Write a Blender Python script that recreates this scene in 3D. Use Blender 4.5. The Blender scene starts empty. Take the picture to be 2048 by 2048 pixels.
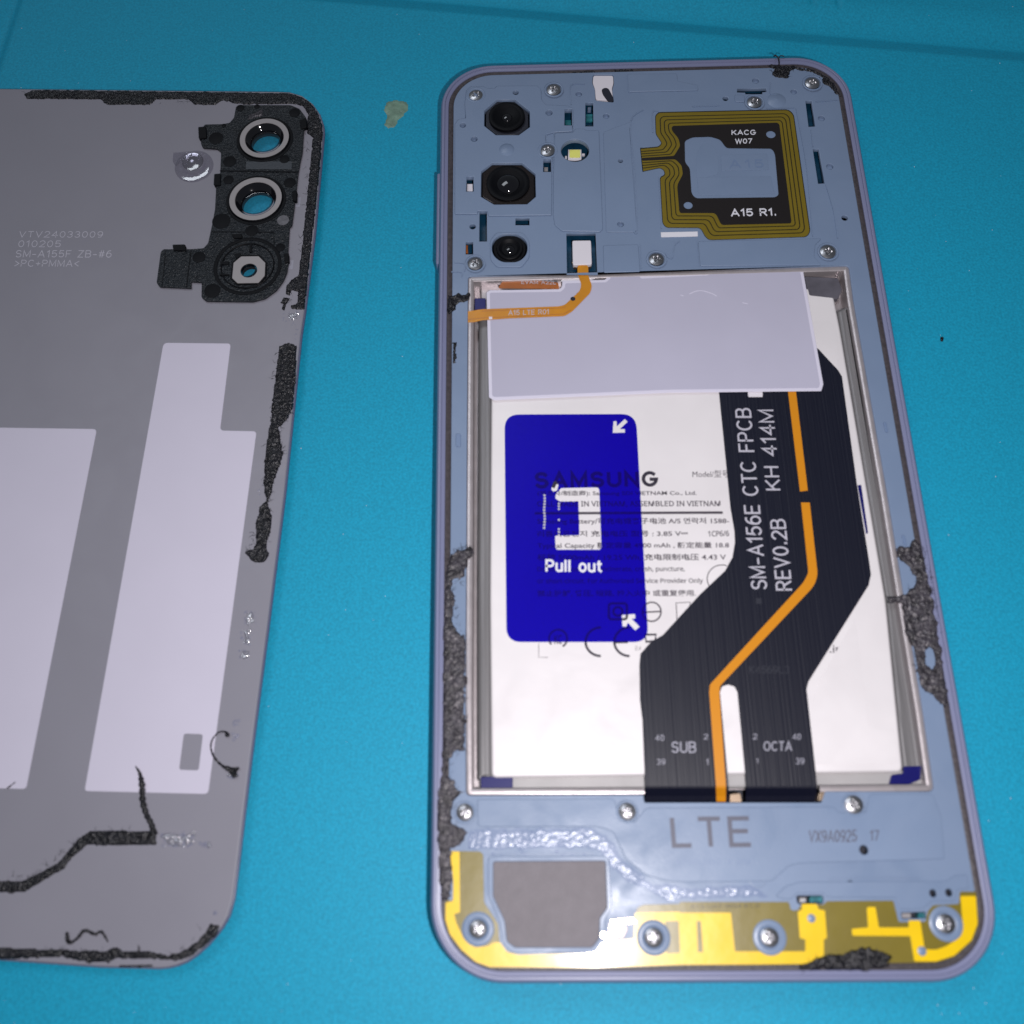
import bpy, bmesh, math, random
import numpy as np
from mathutils import Vector, Matrix, noise
random.seed(7)
SC = bpy.context.scene
COL = SC.collection
MM = 0.001

# ------------------------------------------------------------------ camera
# pose found from the phone's real size (76.8 x 160.1 mm); world: mat = z 0, phone centred on the origin, mm
F_PX = 2000.0
def rodr(r):
    r = np.array(r, float); th = np.linalg.norm(r); k = r / th
    K = np.array([[0, -k[2], k[1]], [k[2], 0, -k[0]], [-k[1], k[0], 0]])
    return np.eye(3) + math.sin(th) * K + (1 - math.cos(th)) * K @ K
RV = (2.76367592, -0.02353572, -0.03028803)
TV = np.array((26.171904, -11.987128, 162.071480))
RC = rodr(RV)
CAM = -RC.T @ TV + np.array([0, 0, 7.0])
cam_d = bpy.data.cameras.new('camera'); cam = bpy.data.objects.new('camera', cam_d); COL.objects.link(cam)
cam_d.sensor_width = 36.0; cam_d.lens = F_PX / 2048 * 36.0
cam_d.clip_start = 0.01; cam_d.clip_end = 10.0
M3 = np.stack([RC[0], -RC[1], -RC[2]], 1)
mw = Matrix(M3.tolist()).to_4x4(); mw.translation = Vector((CAM * MM).tolist()); cam.matrix_world = mw
SC.camera = cam
cam_d.dof.use_dof = True; cam_d.dof.focus_distance = 0.190; cam_d.dof.aperture_fstop = 19.0

# ------------------------------------------------------------------ light
world = bpy.data.worlds.new('World'); SC.world = world; world.use_nodes = True
bg = world.node_tree.nodes['Background']
bg.inputs[0].default_value = (0.80, 0.88, 1.0, 1); bg.inputs[1].default_value = 0.115
ld = bpy.data.lights.new('phone_flash', 'AREA'); ld.shape = 'DISK'; ld.size = 0.005; ld.energy = 0.25
ld.color = (1.0, 0.95, 0.97)
lo = bpy.data.objects.new('phone_flash', ld); COL.objects.link(lo)
lo.matrix_world = mw.copy()
lo.location = Vector(((CAM + M3 @ np.array([15.0, -9.0, 0])) * MM).tolist())
# a dim ceiling panel of the room, well above the bench
cd = bpy.data.lights.new('ceiling_lamp', 'AREA'); cd.shape = 'RECTANGLE'; cd.size = 0.9; cd.size_y = 0.5; cd.energy = 5.8
cd.color = (0.86, 0.92, 1.0)
co = bpy.data.objects.new('ceiling_lamp', cd); COL.objects.link(co)
co.location = (-0.55, 0.75, 1.6); co.rotation_euler = (Vector((0, 0, 0)) - Vector(co.location)).to_track_quat('-Z', 'Y').to_euler()
SC.view_settings.view_transform = 'Standard'; SC.view_settings.look = 'None'
SC.view_settings.exposure = 0.0; SC.view_settings.gamma = 1.0

# ------------------------------------------------------------------ helpers
def P(u, v, z):
    """the point at height z (mm) seen at photo pixel (u, v)"""
    d = RC.T @ np.array([(u - 1024) / F_PX, (v - 1024) / F_PX, 1.0])
    t = (z - CAM[2]) / d[2]
    p = CAM + t * d
    return (p[0], p[1])
def PL(pts, z): return [P(u, v, z) for u, v in pts]
def FR(ox, oy, s):
    return lambda pts: [(ox + x / s, oy + y / s) for x, y in pts]
cA = FR(0, 100, 2.76); cB = FR(300, 180, 4.2); cC = FR(860, 100, 4.2); cD = FR(1240, 100, 3.864)
cE = FR(860, 520, 3.864); cF = FR(1340, 520, 3.864); cG = FR(860, 900, 3.22); cH = FR(1400, 1000, 3.22)
cI = FR(840, 1500, 3.45); cJ = FR(1360, 1540, 2.927); cK = FR(0, 1440, 3.45); cL = FR(380, 660, 1.971)
cM = FR(860, 120, 8.05); cN = FR(1640, 600, 2.76); cO = FR(0, 640, 3.45); cP = FR(860, 1060, 3.02)
cQ = FR(1260, 1440, 4.83); cT = FR(0, 0, 1.887); cU = FR(1024, 0, 1.887)

def fillet(pts, r, n=5, skip=()):
    """round the corners of a closed polygon"""
    out = []; N = len(pts)
    for i in range(N):
        rr = r[i] if isinstance(r, (list, tuple)) else r
        a = np.array(pts[i - 1], float); b = np.array(pts[i], float); c = np.array(pts[(i + 1) % N], float)
        la = np.linalg.norm(a - b); lc = np.linalg.norm(c - b)
        if rr <= 0 or la < 1e-6 or lc < 1e-6: out.append(tuple(b)); continue
        d = min(rr, la * 0.48, lc * 0.48)
        p0 = b + (a - b) / la * d; p1 = b + (c - b) / lc * d
        for k in range(n + 1):
            t = k / n; out.append(tuple((1 - t) ** 2 * p0 + 2 * t * (1 - t) * b + t * t * p1))
    return out
def rect(x0, y0, x1, y1, r=0):
    p = [(x0, y0), (x1, y0), (x1, y1), (x0, y1)]
    return fillet(p, r) if r else p
def circ_w(u, v, r, z, n=24):
    """world circle centred at pixel (u,v), radius r in pixels measured across"""
    c = P(u, v, z); e = P(u + r, v, z); R = abs(e[0] - c[0])
    return [(c[0] + R * math.cos(2 * math.pi * k / n), c[1] + R * math.sin(2 * math.pi * k / n)) for k in range(n)]
def mm_of(u, v, r, z):
    return abs(P(u + r, v, z)[0] - P(u, v, z)[0])
def area(p):
    return 0.5 * sum(p[i][0] * p[(i + 1) % len(p)][1] - p[(i + 1) % len(p)][0] * p[i][1] for i in range(len(p)))
def inside(p, poly):
    x, y = p; c = False; n = len(poly)
    for i in range(n):
        x1, y1 = poly[i]; x2, y2 = poly[(i + 1) % n]
        if (y1 > y) != (y2 > y) and x < (x2 - x1) * (y - y1) / (y2 - y1) + x1: c = not c
    return c
def offset(poly, d):
    """inset (d>0) of a closed polygon, mitred"""
    s = 1 if area(poly) > 0 else -1; out = []; N = len(poly)
    for i in range(N):
        a = np.array(poly[i - 1]); b = np.array(poly[i]); c = np.array(poly[(i + 1) % N])
        e1 = (b - a) / (np.linalg.norm(b - a) + 1e-9); e2 = (c - b) / (np.linalg.norm(c - b) + 1e-9)
        n1 = np.array([-e1[1], e1[0]]) * s; n2 = np.array([-e2[1], e2[0]]) * s
        m = n1 + n2; m /= (np.linalg.norm(m) + 1e-9); k = d / max(0.4, float(m @ n1))
        out.append(tuple(b + m * k))
    return out

WLOC = {}
def link(me, name, mat, parent=None, kind=None, smooth=False, label=None, group=None):
    """mesh in world mm -> object in metres, origin at the middle of its base"""
    n = len(me.vertices); co_ = np.empty(n * 3); me.vertices.foreach_get('co', co_); co_ = co_.reshape(-1, 3) * MM
    lo_ = co_.min(0); hi = co_.max(0); c = np.array([(lo_[0] + hi[0]) / 2, (lo_[1] + hi[1]) / 2, lo_[2]])
    co_ -= c; me.vertices.foreach_set('co', co_.ravel()); me.update()
    me.materials.clear(); me.materials.append(mat)
    if smooth:
        me.polygons.foreach_set('use_smooth', [True] * len(me.polygons))
    o = bpy.data.objects.new(name, me); COL.objects.link(o)
    base = np.zeros(3)
    if parent is not None:
        o.parent = parent; base = WLOC[parent.name]
    o.location = (c - base).tolist(); WLOC[o.name] = c
    if kind: o['kind'] = kind
    if label: o['label'] = label
    if group: o['group'] = group
    return o
def thing(name, label, cat, loc):
    o = bpy.data.objects.new(name, None); COL.objects.link(o); o.empty_display_size = 0.01
    o.location = [l * MM for l in loc]; WLOC[o.name] = np.array(loc) * MM
    o['label'] = label; o['category'] = cat
    return o
def tag(o, label, cat): o['label'] = label; o['category'] = cat

def plate_mesh(outer, holes, z0, z1, bevel=0.0, res=2):
    cu = bpy.data.curves.new('t', 'CURVE'); cu.dimensions = '2D'; cu.fill_mode = 'BOTH'
    cu.extrude = max(0.0005, (z1 - z0) / 2 - bevel); cu.bevel_depth = bevel; cu.bevel_resolution = res
    cu.offset = -bevel
    for k, poly in enumerate([outer] + list(holes)):
        if (area(poly) > 0) != (k == 0): poly = poly[::-1]
        sp = cu.splines.new('POLY'); sp.points.add(len(poly) - 1)
        for q, (x, y) in zip(sp.points, poly): q.co = (x, y, 0, 1)
        sp.use_cyclic_u = True
    ob = bpy.data.objects.new('t', cu)
    me = bpy.data.meshes.new_from_object(ob)
    bpy.data.objects.remove(ob); bpy.data.curves.remove(cu)
    n = len(me.vertices); c = np.empty(n * 3); me.vertices.foreach_get('co', c); c = c.reshape(-1, 3)
    c[:, 2] += (z0 + z1) / 2; me.vertices.foreach_set('co', c.ravel()); me.update()
    return me
def plate(name, outer, z0, z1, mat, parent, holes=(), bevel=0.0, **k):
    me = plate_mesh(outer, holes, z0, z1, bevel)
    o = link(me, name, mat, parent, **k)
    if bevel > 0.25:
        o.data.polygons.foreach_set('use_smooth', [True] * len(o.data.polygons))
        o.data.set_sharp_from_angle(angle=math.radians(40))
    return o
def pplate(name, px, z0, z1, mat, parent, holes=(), bevel=0.0, r=0, **k):
    """px outline and px holes, both seen at the height of the top face"""
    o = fillet(px, r) if r else px
    return plate(name, PL(o, z1), z0, z1, mat, parent, [PL(h, z1) for h in holes], bevel, **k)

def mesh_from(vs, fs):
    me = bpy.data.meshes.new('m'); me.from_pydata([tuple(v) for v in vs], [], [tuple(f) for f in fs]); me.update(); return me

def sweep_ring(name, paths, mat, parent, smooth=True, gap=None, **k):
    """paths: list of (closed polygon, z), all with the same number of points: skinned one to the next"""
    n = len(paths[0][0]); vs = []; fs = []
    for poly, z in paths: vs += [(x, y, z) for x, y in poly]
    for j in range(len(paths) - 1):
        for i in range(n):
            a = j * n + i; b = j * n + (i + 1) % n
            fs.append((a, b, b + n, a + n))
    me = mesh_from(vs, fs)
    bm = bmesh.new(); bm.from_mesh(me); bmesh.ops.recalc_face_normals(bm, faces=bm.faces)
    if gap:                                              # where the cable leaves the bay the rim is cut away
        for gx in gap[:2]: bmesh.ops.bisect_plane(bm, geom=bm.faces[:] + bm.edges[:] + bm.verts[:], plane_co=(gx, 0, 0), plane_no=(1, 0, 0))
        dead = [f for f in bm.faces if gap[0] < f.calc_center_median().x < gap[1] and f.calc_center_median().y < gap[2]]
        bmesh.ops.delete(bm, geom=dead, context='FACES')
    bm.to_mesh(me); bm.free()
    o = link(me, name, mat, parent, smooth=smooth, **k)
    if smooth: o.data.set_sharp_from_angle(angle=math.radians(38))
    return o

def lathe_mesh(prof, n=32, close=True):
    vs = []; fs = []
    for r, z in prof:
        for i in range(n):
            a = 2 * math.pi * i / n; vs.append((r * math.cos(a), r * math.sin(a), z))
    for j in range(len(prof) - 1):
        for i in range(n):
            a = j * n + i; b = j * n + (i + 1) % n; fs.append((a, b, b + n, a + n))
    if close:
        if prof[0][0] > 1e-6: fs.append(tuple(range(n - 1, -1, -1)))
        if prof[-1][0] > 1e-6: m = (len(prof) - 1) * n; fs.append(tuple(range(m, m + n)))
    return mesh_from(vs, fs)
def lathe(name, u, v, z, prof, mat, parent, n=32, close=None, **k):
    x, y = P(u, v, z); me = lathe_mesh(prof, n, prof[-1][0] < .02 if close is None else close)
    me.transform(Matrix.Translation((x, y, 0)))
    o = link(me, name, mat, parent, smooth=True, **k); o.data.set_sharp_from_angle(angle=math.radians(35)); return o

def crust_mesh(polys, z, h, res=0.17, seed=0, freq=0.9, holes=(), rag=0.35):
    """torn adhesive foam: an uneven lump that fills polygons (world mm)"""
    vs = []; fs = []; vid = {}
    for poly in polys:
        arr = np.array(poly); x0, y0 = arr.min(0); x1, y1 = arr.max(0)
        nx = int((x1 - x0) / res) + 2; ny = int((y1 - y0) / res) + 2
        gx = x0 + np.arange(nx) * res; gy = y0 + np.arange(ny) * res
        X, Y = np.meshgrid(gx, gy)
        # ragged edge: warp the lookup
        WX = X.copy(); WY = Y.copy()
        for a in range(ny):
            for b in range(nx):
                q = noise.noise_vector(Vector((X[a, b] * 1.1, Y[a, b] * 1.1, seed)))
                WX[a, b] += q[0] * rag; WY[a, b] += q[1] * rag
        def pip(pl):
            c = np.zeros(X.shape, bool); n = len(pl)
            for i in range(n):
                xa, ya = pl[i]; xb, yb = pl[(i + 1) % n]
                if ya == yb: continue
                m = ((ya > WY) != (yb > WY)) & (WX < (xb - xa) * (WY - ya) / (yb - ya) + xa); c ^= m
            return c
        In = pip(poly)
        for hpoly in holes: In &= ~pip(hpoly)
        D = In.astype(float); E_ = In.copy()
        for s in range(2):                           # distance from edge, in cells
            E2 = E_.copy(); E2[1:] &= E_[:-1]; E2[:-1] &= E_[1:]; E2[:, 1:] &= E_[:, :-1]; E2[:, :-1] &= E_[:, 1:]
            E_ = E2; D += E_
        for a in range(ny):
            for b in range(nx):
                if not In[a, b]: continue
                t = D[a, b] / 3.0
                nz = noise.noise(Vector((X[a, b] * freq * 2.2, Y[a, b] * freq * 2.2, seed + 3.1))) * 0.5 \
                    + noise.noise(Vector((X[a, b] * freq * 5.5, Y[a, b] * freq * 5.5, seed + 9.1))) * 0.38
                vid[(id(poly), a, b)] = len(vs)
                vs.append((X[a, b] + random.uniform(-.04, .04), Y[a, b] + random.uniform(-.04, .04), z + h * max(0.02, t * (0.62 + 0.62 * nz)) if t > 0.4 else z - 0.02))
        for a in range(ny - 1):
            for b in range(nx - 1):
                ks = [(id(poly), a, b), (id(poly), a, b + 1), (id(poly), a + 1, b + 1), (id(poly), a + 1, b)]
                g = [vid[q] for q in ks if q in vid]
                if len(g) >= 3: fs.append(tuple(g))
    return mesh_from(vs, fs)
def crust(name, pxs, z, h, mat, parent, holes=(), **k):
    ro = k.get('res', 0.17)
    seed = k.pop('seed', random.uniform(0, 50)); res = k.pop('res', 0.17); freq = k.pop('freq', 0.9); rag = k.pop('rag', 0.35)
    me = crust_mesh([offset(PL(p, z + h * 0.5), -ro * .8) for p in pxs], z, h, res, seed, freq, [PL(q, z + h * .5) for q in holes], rag)
    return link(me, name, mat, parent, smooth=True, **k)

def tube(name, pts3, rad, mat, parent, n=7, **k):
    """pts3 world mm; rad one radius or one per point"""
    vs = []; fs = []; N = len(pts3)
    pts = [np.array(p, float) for p in pts3]
    for i in range(N):
        t = pts[min(i + 1, N - 1)] - pts[max(i - 1, 0)]; t /= (np.linalg.norm(t) + 1e-9)
        up = np.array([0, 0, 1.0]) if abs(t[2]) < 0.9 else np.array([1.0, 0, 0])
        s = np.cross(t, up); s /= np.linalg.norm(s); w = np.cross(s, t)
        r = rad[i] if isinstance(rad, (list, tuple)) else rad
        for j in range(n):
            a = 2 * math.pi * j / n; vs.append(pts[i] + r * (math.cos(a) * s + math.sin(a) * w))
    for i in range(N - 1):
        for j in range(n):
            a = i * n + j; b = i * n + (j + 1) % n; fs.append((a, b, b + n, a + n))
    fs.append(tuple(range(n - 1, -1, -1))); m = (N - 1) * n; fs.append(tuple(range(m, m + n)))
    return link(mesh_from(vs, fs), name, mat, parent, smooth=True, **k)
def smooth_line(pts, n=5):
    out = []; pts = [np.array(p, float) for p in pts]
    for i in range(len(pts) - 1):
        p0 = pts[max(i - 1, 0)]; p1 = pts[i]; p2 = pts[i + 1]; p3 = pts[min(i + 2, len(pts) - 1)]
        for k in range(n):
            t = k / n
            out.append(0.5 * (2 * p1 + (p2 - p0) * t + (2 * p0 - 5 * p1 + 4 * p2 - p3) * t * t + (3 * p1 - p0 - 3 * p2 + p3) * t ** 3))
    out.append(pts[-1]); return out
def ribbon(name, px, z, w_px, h, mat, parent, closed=False, **k):
    """a thin flat line of even width laid on a surface"""
    pts = [np.array(P(u, v, z)) for u, v in px]; w = mm_of(px[0][0], px[0][1], w_px, z) / 2
    N = len(pts); L = []; R = []
    for i in range(N):
        a = pts[(i - 1) % N] if closed else pts[max(i - 1, 0)]; b = pts[(i + 1) % N] if closed else pts[min(i + 1, N - 1)]
        t = b - a; t /= (np.linalg.norm(t) + 1e-9); nn = np.array([-t[1], t[0]])
        L.append(pts[i] + nn * w); R.append(pts[i] - nn * w)
    vs = []; fs = []
    for i in range(N):
        vs += [(L[i][0], L[i][1], z), (L[i][0], L[i][1], z + h), (R[i][0], R[i][1], z + h), (R[i][0], R[i][1], z)]
    for i in range(N if closed else N - 1):
        a = i * 4; b = ((i + 1) % N) * 4
        for j in range(3): fs.append((a + j, b + j, b + j + 1, a + j + 1))
    return link(mesh_from(vs, fs), name, mat, parent, **k)

import os
FONT = None
try:                                                    # a plain sans that ships with Blender
    FONT = bpy.data.fonts.load(os.path.join(bpy.utils.system_resource('DATAFILES', path='fonts'), 'NotoSansHebrew-Regular.woff2'))
except Exception: FONT = None
def A_(cx, cy, rx, ry, a0, a1, n=9):
    return [(cx + rx * math.cos(math.radians(a0 + (a1 - a0) * k / n)), cy + ry * math.sin(math.radians(a0 + (a1 - a0) * k / n))) for k in range(n + 1)]
GL = {
 'A': (.74, [[(0, 0), (.37, 1), (.74, 0)], [(.13, .32), (.61, .32)]]), 'B': (.62, [[(.36, .53), (0, .53), (0, 1), (.36, 1)] + A_(.36, .765, .22, .235, 90, -90), [(0, .53), (0, 0), (.36, 0)] + A_(.36, .265, .26, .265, -90, 90)]),
 'C': (.70, [A_(.37, .5, .37, .5, 48, 312, 14)]), 'D': (.66, [[(0, 0), (0, 1), (.28, 1)] + A_(.28, .5, .38, .5, 90, -90) + [(0, 0)]]), 'E': (.56, [[(.56, 1), (0, 1), (0, 0), (.56, 0)], [(0, .52), (.5, .52)]]),
 'F': (.54, [[(.54, 1), (0, 1), (0, 0)], [(0, .5), (.46, .5)]]), 'G': (.74, [A_(.37, .5, .37, .5, 48, 345, 15) + [(.74, .47), (.42, .47)]]), 'H': (.64, [[(0, 0), (0, 1)], [(.64, 0), (.64, 1)], [(0, .52), (.64, .52)]]),
 'K': (.64, [[(0, 0), (0, 1)], [(.6, 1), (0, .38)], [(.2, .58), (.64, 0)]]), 'L': (.5, [[(0, 1), (0, 0), (.5, 0)]]), 'M': (.78, [[(0, 0), (0, 1), (.39, .12), (.78, 1), (.78, 0)]]), 'N': (.64, [[(0, 0), (0, 1), (.64, 0), (.64, 1)]]),
 'O': (.76, [A_(.38, .5, .38, .5, 0, 360, 20)]), 'P': (.58, [[(0, 0), (0, 1), (.34, 1)] + A_(.34, .73, .24, .27, 90, -90) + [(0, .46)]]), 'R': (.62, [[(0, 0), (0, 1), (.34, 1)] + A_(.34, .745, .24, .255, 90, -90) + [(0, .49)], [(.32, .49), (.62, 0)]]),
 'S': (.6, [A_(.3, .755, .28, .245, 25, 250, 11) + A_(.3, .26, .3, .26, 75, -155, 11)]), 'T': (.6, [[(0, 1), (.6, 1)], [(.3, 1), (.3, 0)]]), 'U': (.64, [[(0, 1), (0, .32)] + A_(.32, .32, .32, .32, 180, 360) + [(.64, 1)]]),
 'V': (.68, [[(0, 1), (.34, 0), (.68, 1)]]), 'W': (1.0, [[(0, 1), (.25, 0), (.5, .95), (.75, 0), (1, 1)]]), 'X': (.64, [[(0, 0), (.64, 1)], [(0, 1), (.64, 0)]]), 'Z': (.6, [[(0, 1), (.6, 1), (0, 0), (.6, 0)]]),
 '0': (.56, [A_(.28, .5, .28, .5, 0, 360, 20)]), '1': (.3, [[(0, .76), (.24, 1), (.24, 0)]]), '2': (.56, [A_(.28, .72, .28, .28, 165, -30, 9) + [(0, 0), (.58, 0)]]), '3': (.54, [A_(.26, .75, .25, .25, 150, -90, 9), A_(.26, .26, .28, .27, 90, -150, 9)]),
 '4': (.6, [[(.44, 0), (.44, 1), (0, .3), (.62, .3)]]), '5': (.56, [[(.52, 1), (.08, 1), (.03, .52)] + A_(.27, .33, .29, .31, 120, -150, 10)]), '6': (.56, [A_(.28, .32, .28, .32, 0, 360, 16), A_(.36, .38, .36, .62, 178, 75, 7)]),
 '7': (.54, [[(0, 1), (.54, 1), (.18, 0)]]), '9': (.56, [A_(.28, .68, .28, .32, 0, 360, 16), A_(.2, .62, .36, .62, -2, -105, 7)]), '-': (.4, [[(0, .4), (.4, .4)]]), '.': (.12, [[(.06, 0), (.06, .14)]]), ' ': (.3, []),
 '#': (.6, [[(.14, 0), (.24, 1)], [(.38, 0), (.48, 1)], [(0, .33), (.6, .33)], [(0, .66), (.6, .66)]]), '+': (.5, [[(0, .45), (.5, .45)], [(.25, .18), (.25, .72)]]), '>': (.5, [[(0, .85), (.5, .45), (0, .05)]]), '<': (.5, [[(.5, .85), (0, .45), (.5, .05)]]),
 'u': (.46, [[(0, .72), (0, .24)] + A_(.23, .24, .23, .24, 180, 360) + [(.46, .72)], [(.46, .3), (.46, 0)]]), 'l': (.05, [[(.03, 0), (.03, 1)]]), 'o': (.52, [A_(.26, .36, .26, .36, 0, 360, 16)]), 't': (.3, [[(.12, .95), (.12, .14), (.3, .0)], [(0, .7), (.3, .7)]]), 'I': (.05, [[(.03, 0), (.03, 1)]]),
}
def stext(name, s, quad, z, mat, parent, w=.16, gap=.26, h=.012, **k):
    """lettering drawn with even strokes of width w (of the cap height)"""
    x = 0; vs = []; fs = []; q = np.array(quad, float); strokes = []
    for ch in s:
        gw, st_ = GL[ch]
        for p in st_: strokes.append([(x + a, b) for a, b in p])
        x += gw + gap
    W_ = x - gap; hw = w / 2; asp = (np.linalg.norm(q[1] - q[0]) / (W_ + w)) / (np.linalg.norm(q[3] - q[0]) / (1 + w))
    for si, p in enumerate(strokes):
        zz = z + h + (si % 5) * .0015; closed = np.hypot(p[0][0] - p[-1][0], p[0][1] - p[-1][1]) < 1e-4 and len(p) > 4
        if closed: p = p[:-1]
        N = len(p); base = len(vs); P_ = [np.array([a * asp, b]) for a, b in p]
        for i in range(N):
            a = P_[i - 1] if (i or closed) else P_[i]; b = P_[i]; c = P_[(i + 1) % N] if (i < N - 1 or closed) else P_[i]
            e1 = (b - a); e2 = (c - b); l1 = np.linalg.norm(e1); l2 = np.linalg.norm(e2)
            if l1 < 1e-6: e1 = e2; l1 = l2
            if l2 < 1e-6: e2 = e1; l2 = l1
            e1 = e1 / l1; e2 = e2 / l2; n1 = np.array([-e1[1], e1[0]]); n2 = np.array([-e2[1], e2[0]])
            m = n1 + n2; m /= np.linalg.norm(m) + 1e-9; kk = hw / max(.38, float(m @ n1))
            b2 = b
            if not closed and i == 0: b2 = b - e2 * hw * .6
            if not closed and i == N - 1: b2 = b + e1 * hw * .6
            for sg in (1, -1): vs.append(((b2 + sg * kk * m)[0] / asp, (b2 + sg * kk * m)[1], zz))
        for i in range(N if closed else N - 1):
            a = base + 2 * i; b = base + 2 * ((i + 1) % N); fs.append((a, a + 1, b + 1, b))
    out = []
    for X, Y, Z in vs:
        a = (X + hw) / (W_ + w); b = 1 - (Y + hw) / (1 + w)
        uv = (1 - b) * ((1 - a) * q[0] + a * q[1]) + b * ((1 - a) * q[3] + a * q[2]); px_, py_ = P(uv[0], uv[1], z); out.append((px_, py_, Z))
    return link(mesh_from(out, fs), name, mat, parent, **k)
def text(name, s, quad, z, mat, parent, bold=0.0, h=0.012, spacing=1.0, **k):
    """flat print: the string's box is laid on the pixel quad (start-top, end-top, end-base, start-base) at height z"""
    cu = bpy.data.curves.new('t', 'FONT'); cu.body = s
    if FONT and all(ord(ch) < 256 for ch in s): cu.font = FONT
    cu.size = 1; cu.resolution_u = 3; cu.offset = bold; cu.space_character = spacing
    ob = bpy.data.objects.new('t', cu); me = bpy.data.meshes.new_from_object(ob)
    bpy.data.objects.remove(ob); bpy.data.curves.remove(cu)
    n = len(me.vertices)
    if n == 0: return None
    c = np.empty(n * 3); me.vertices.foreach_get('co', c); c = c.reshape(-1, 3)
    lo_ = c.min(0); hi = c.max(0); q = np.array(quad, float)
    for i in range(n):
        a = (c[i, 0] - lo_[0]) / (hi[0] - lo_[0]); b = 1 - (c[i, 1] - lo_[1]) / (hi[1] - lo_[1])
        uv = (1 - b) * ((1 - a) * q[0] + a * q[1]) + b * ((1 - a) * q[3] + a * q[2])
        x, y = P(uv[0], uv[1], z); c[i] = (x, y, z + h)
    me.vertices.foreach_set('co', c.ravel()); me.update()
    bm = bmesh.new(); bm.from_mesh(me)
    for f in bm.faces:
        if f.normal.z < 0: f.normal_flip()
    bm.to_mesh(me); bm.free()
    return link(me, name, mat, parent, **k)
def Q4(fr, x0, y0, x1, y1, dy=0, dx=0):
    """text box in crop coordinates; dy = rise of its right end, dx = lean of its base"""
    return fr([(x0, y0), (x1, y0 + dy), (x1 + dx, y1 + dy), (x0 + dx, y1)])

# ------------------------------------------------------------------ materials
def mat(name, col, rough=0.5, metal=0.0, spec=0.5, noise_s=None, noise_a=0.0, bump=0.0, bump_s=4.0, stretch=(1, 1, 1), coat=0.0, coat_r=0.1, detail=3, smudge=0.0, glint_fleck=None):
    m = bpy.data.materials.new(name); m.use_nodes = True; nt = m.node_tree; b = nt.nodes['Principled BSDF']
    b.inputs['Base Color'].default_value = (*col, 1); b.inputs['Roughness'].default_value = rough
    b.inputs['Metallic'].default_value = metal; b.inputs['Specular IOR Level'].default_value = spec
    b.inputs['Coat Weight'].default_value = coat; b.inputs['Coat Roughness'].default_value = coat_r
    if noise_s or bump or smudge:
        tc = nt.nodes.new('ShaderNodeTexCoord'); mp = nt.nodes.new('ShaderNodeMapping')
        mp.inputs['Scale'].default_value = tuple(1000 * s for s in stretch)
        nt.links.new(tc.outputs['Object'], mp.inputs[0])
    if noise_s:
        nz = nt.nodes.new('ShaderNodeTexNoise'); nz.inputs['Scale'].default_value = noise_s; nz.inputs['Detail'].default_value = detail
        nt.links.new(mp.outputs[0], nz.inputs['Vector'])
        mr = nt.nodes.new('ShaderNodeMapRange'); mr.inputs[1].default_value = 0.3; mr.inputs[2].default_value = 0.7
        mr.inputs[3].default_value = 1 - noise_a; mr.inputs[4].default_value = 1 + noise_a
        nt.links.new(nz.outputs[0], mr.inputs[0])
        mx = nt.nodes.new('ShaderNodeVectorMath'); mx.operation = 'SCALE'; mx.inputs[0].default_value = col
        nt.links.new(mr.outputs[0], mx.inputs['Scale']); nt.links.new(mx.outputs[0], b.inputs['Base Color'])
    if glint_fleck:                                            # sparkle on rough foam and plastic, put into the colour as pale specks
        n4 = nt.nodes.new('ShaderNodeTexNoise'); n4.inputs['Scale'].default_value = glint_fleck[1]; n4.inputs['Detail'].default_value = 4; n4.inputs['Roughness'].default_value = .7
        nt.links.new(mp.outputs[0], n4.inputs['Vector'])
        m4 = nt.nodes.new('ShaderNodeMapRange'); m4.inputs[1].default_value = glint_fleck[2]; m4.inputs[2].default_value = glint_fleck[2] + .10
        nt.links.new(n4.outputs[0], m4.inputs[0])
        x4 = nt.nodes.new('ShaderNodeMix'); x4.data_type = 'RGBA'; nt.links.new(m4.outputs[0], x4.inputs[0])
        nt.links.new(b.inputs['Base Color'].links[0].from_socket, x4.inputs[6]); x4.inputs[7].default_value = (*glint_fleck[0], 1); nt.links.new(x4.outputs[2], b.inputs['Base Color'])
    if smudge:                                           # finger marks: the gloss varies in soft patches
        n3 = nt.nodes.new('ShaderNodeTexNoise'); n3.inputs['Scale'].default_value = 0.11; n3.inputs['Detail'].default_value = 5; n3.inputs['Distortion'].default_value = 1.2
        nt.links.new(mp.outputs[0], n3.inputs['Vector'])
        m3 = nt.nodes.new('ShaderNodeMapRange'); m3.inputs[1].default_value = 0.35; m3.inputs[2].default_value = 0.65; m3.inputs[3].default_value = rough - smudge; m3.inputs[4].default_value = rough + smudge
        nt.links.new(n3.outputs[0], m3.inputs[0]); nt.links.new(m3.outputs[0], b.inputs['Roughness'])
    if bump:
        n2 = nt.nodes.new('ShaderNodeTexNoise'); n2.inputs['Scale'].default_value = bump_s; n2.inputs['Detail'].default_value = detail
        nt.links.new(mp.outputs[0], n2.inputs['Vector'])
        bp = nt.nodes.new('ShaderNodeBump'); bp.inputs['Strength'].default_value = 1.0; bp.inputs['Distance'].default_value = bump * MM
        nt.links.new(n2.outputs[0], bp.inputs['Height']); nt.links.new(bp.outputs[0], b.inputs['Normal'])
    return m
M_mat = mat('mat_silicone', (0.004, 0.315, 0.495), 0.62, spec=0.35, noise_s=2.4, noise_a=0.14, bump=0.04, bump_s=2.6, detail=2)
M_shell = mat('blue_plastic', (0.175, 0.24, 0.362), 0.42, noise_s=0.06, noise_a=0.04, bump=0.014, bump_s=3.0, smudge=0.10)
M_shell2 = mat('blue_plastic_letters', (0.15, 0.215, 0.35), 0.4)
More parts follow.
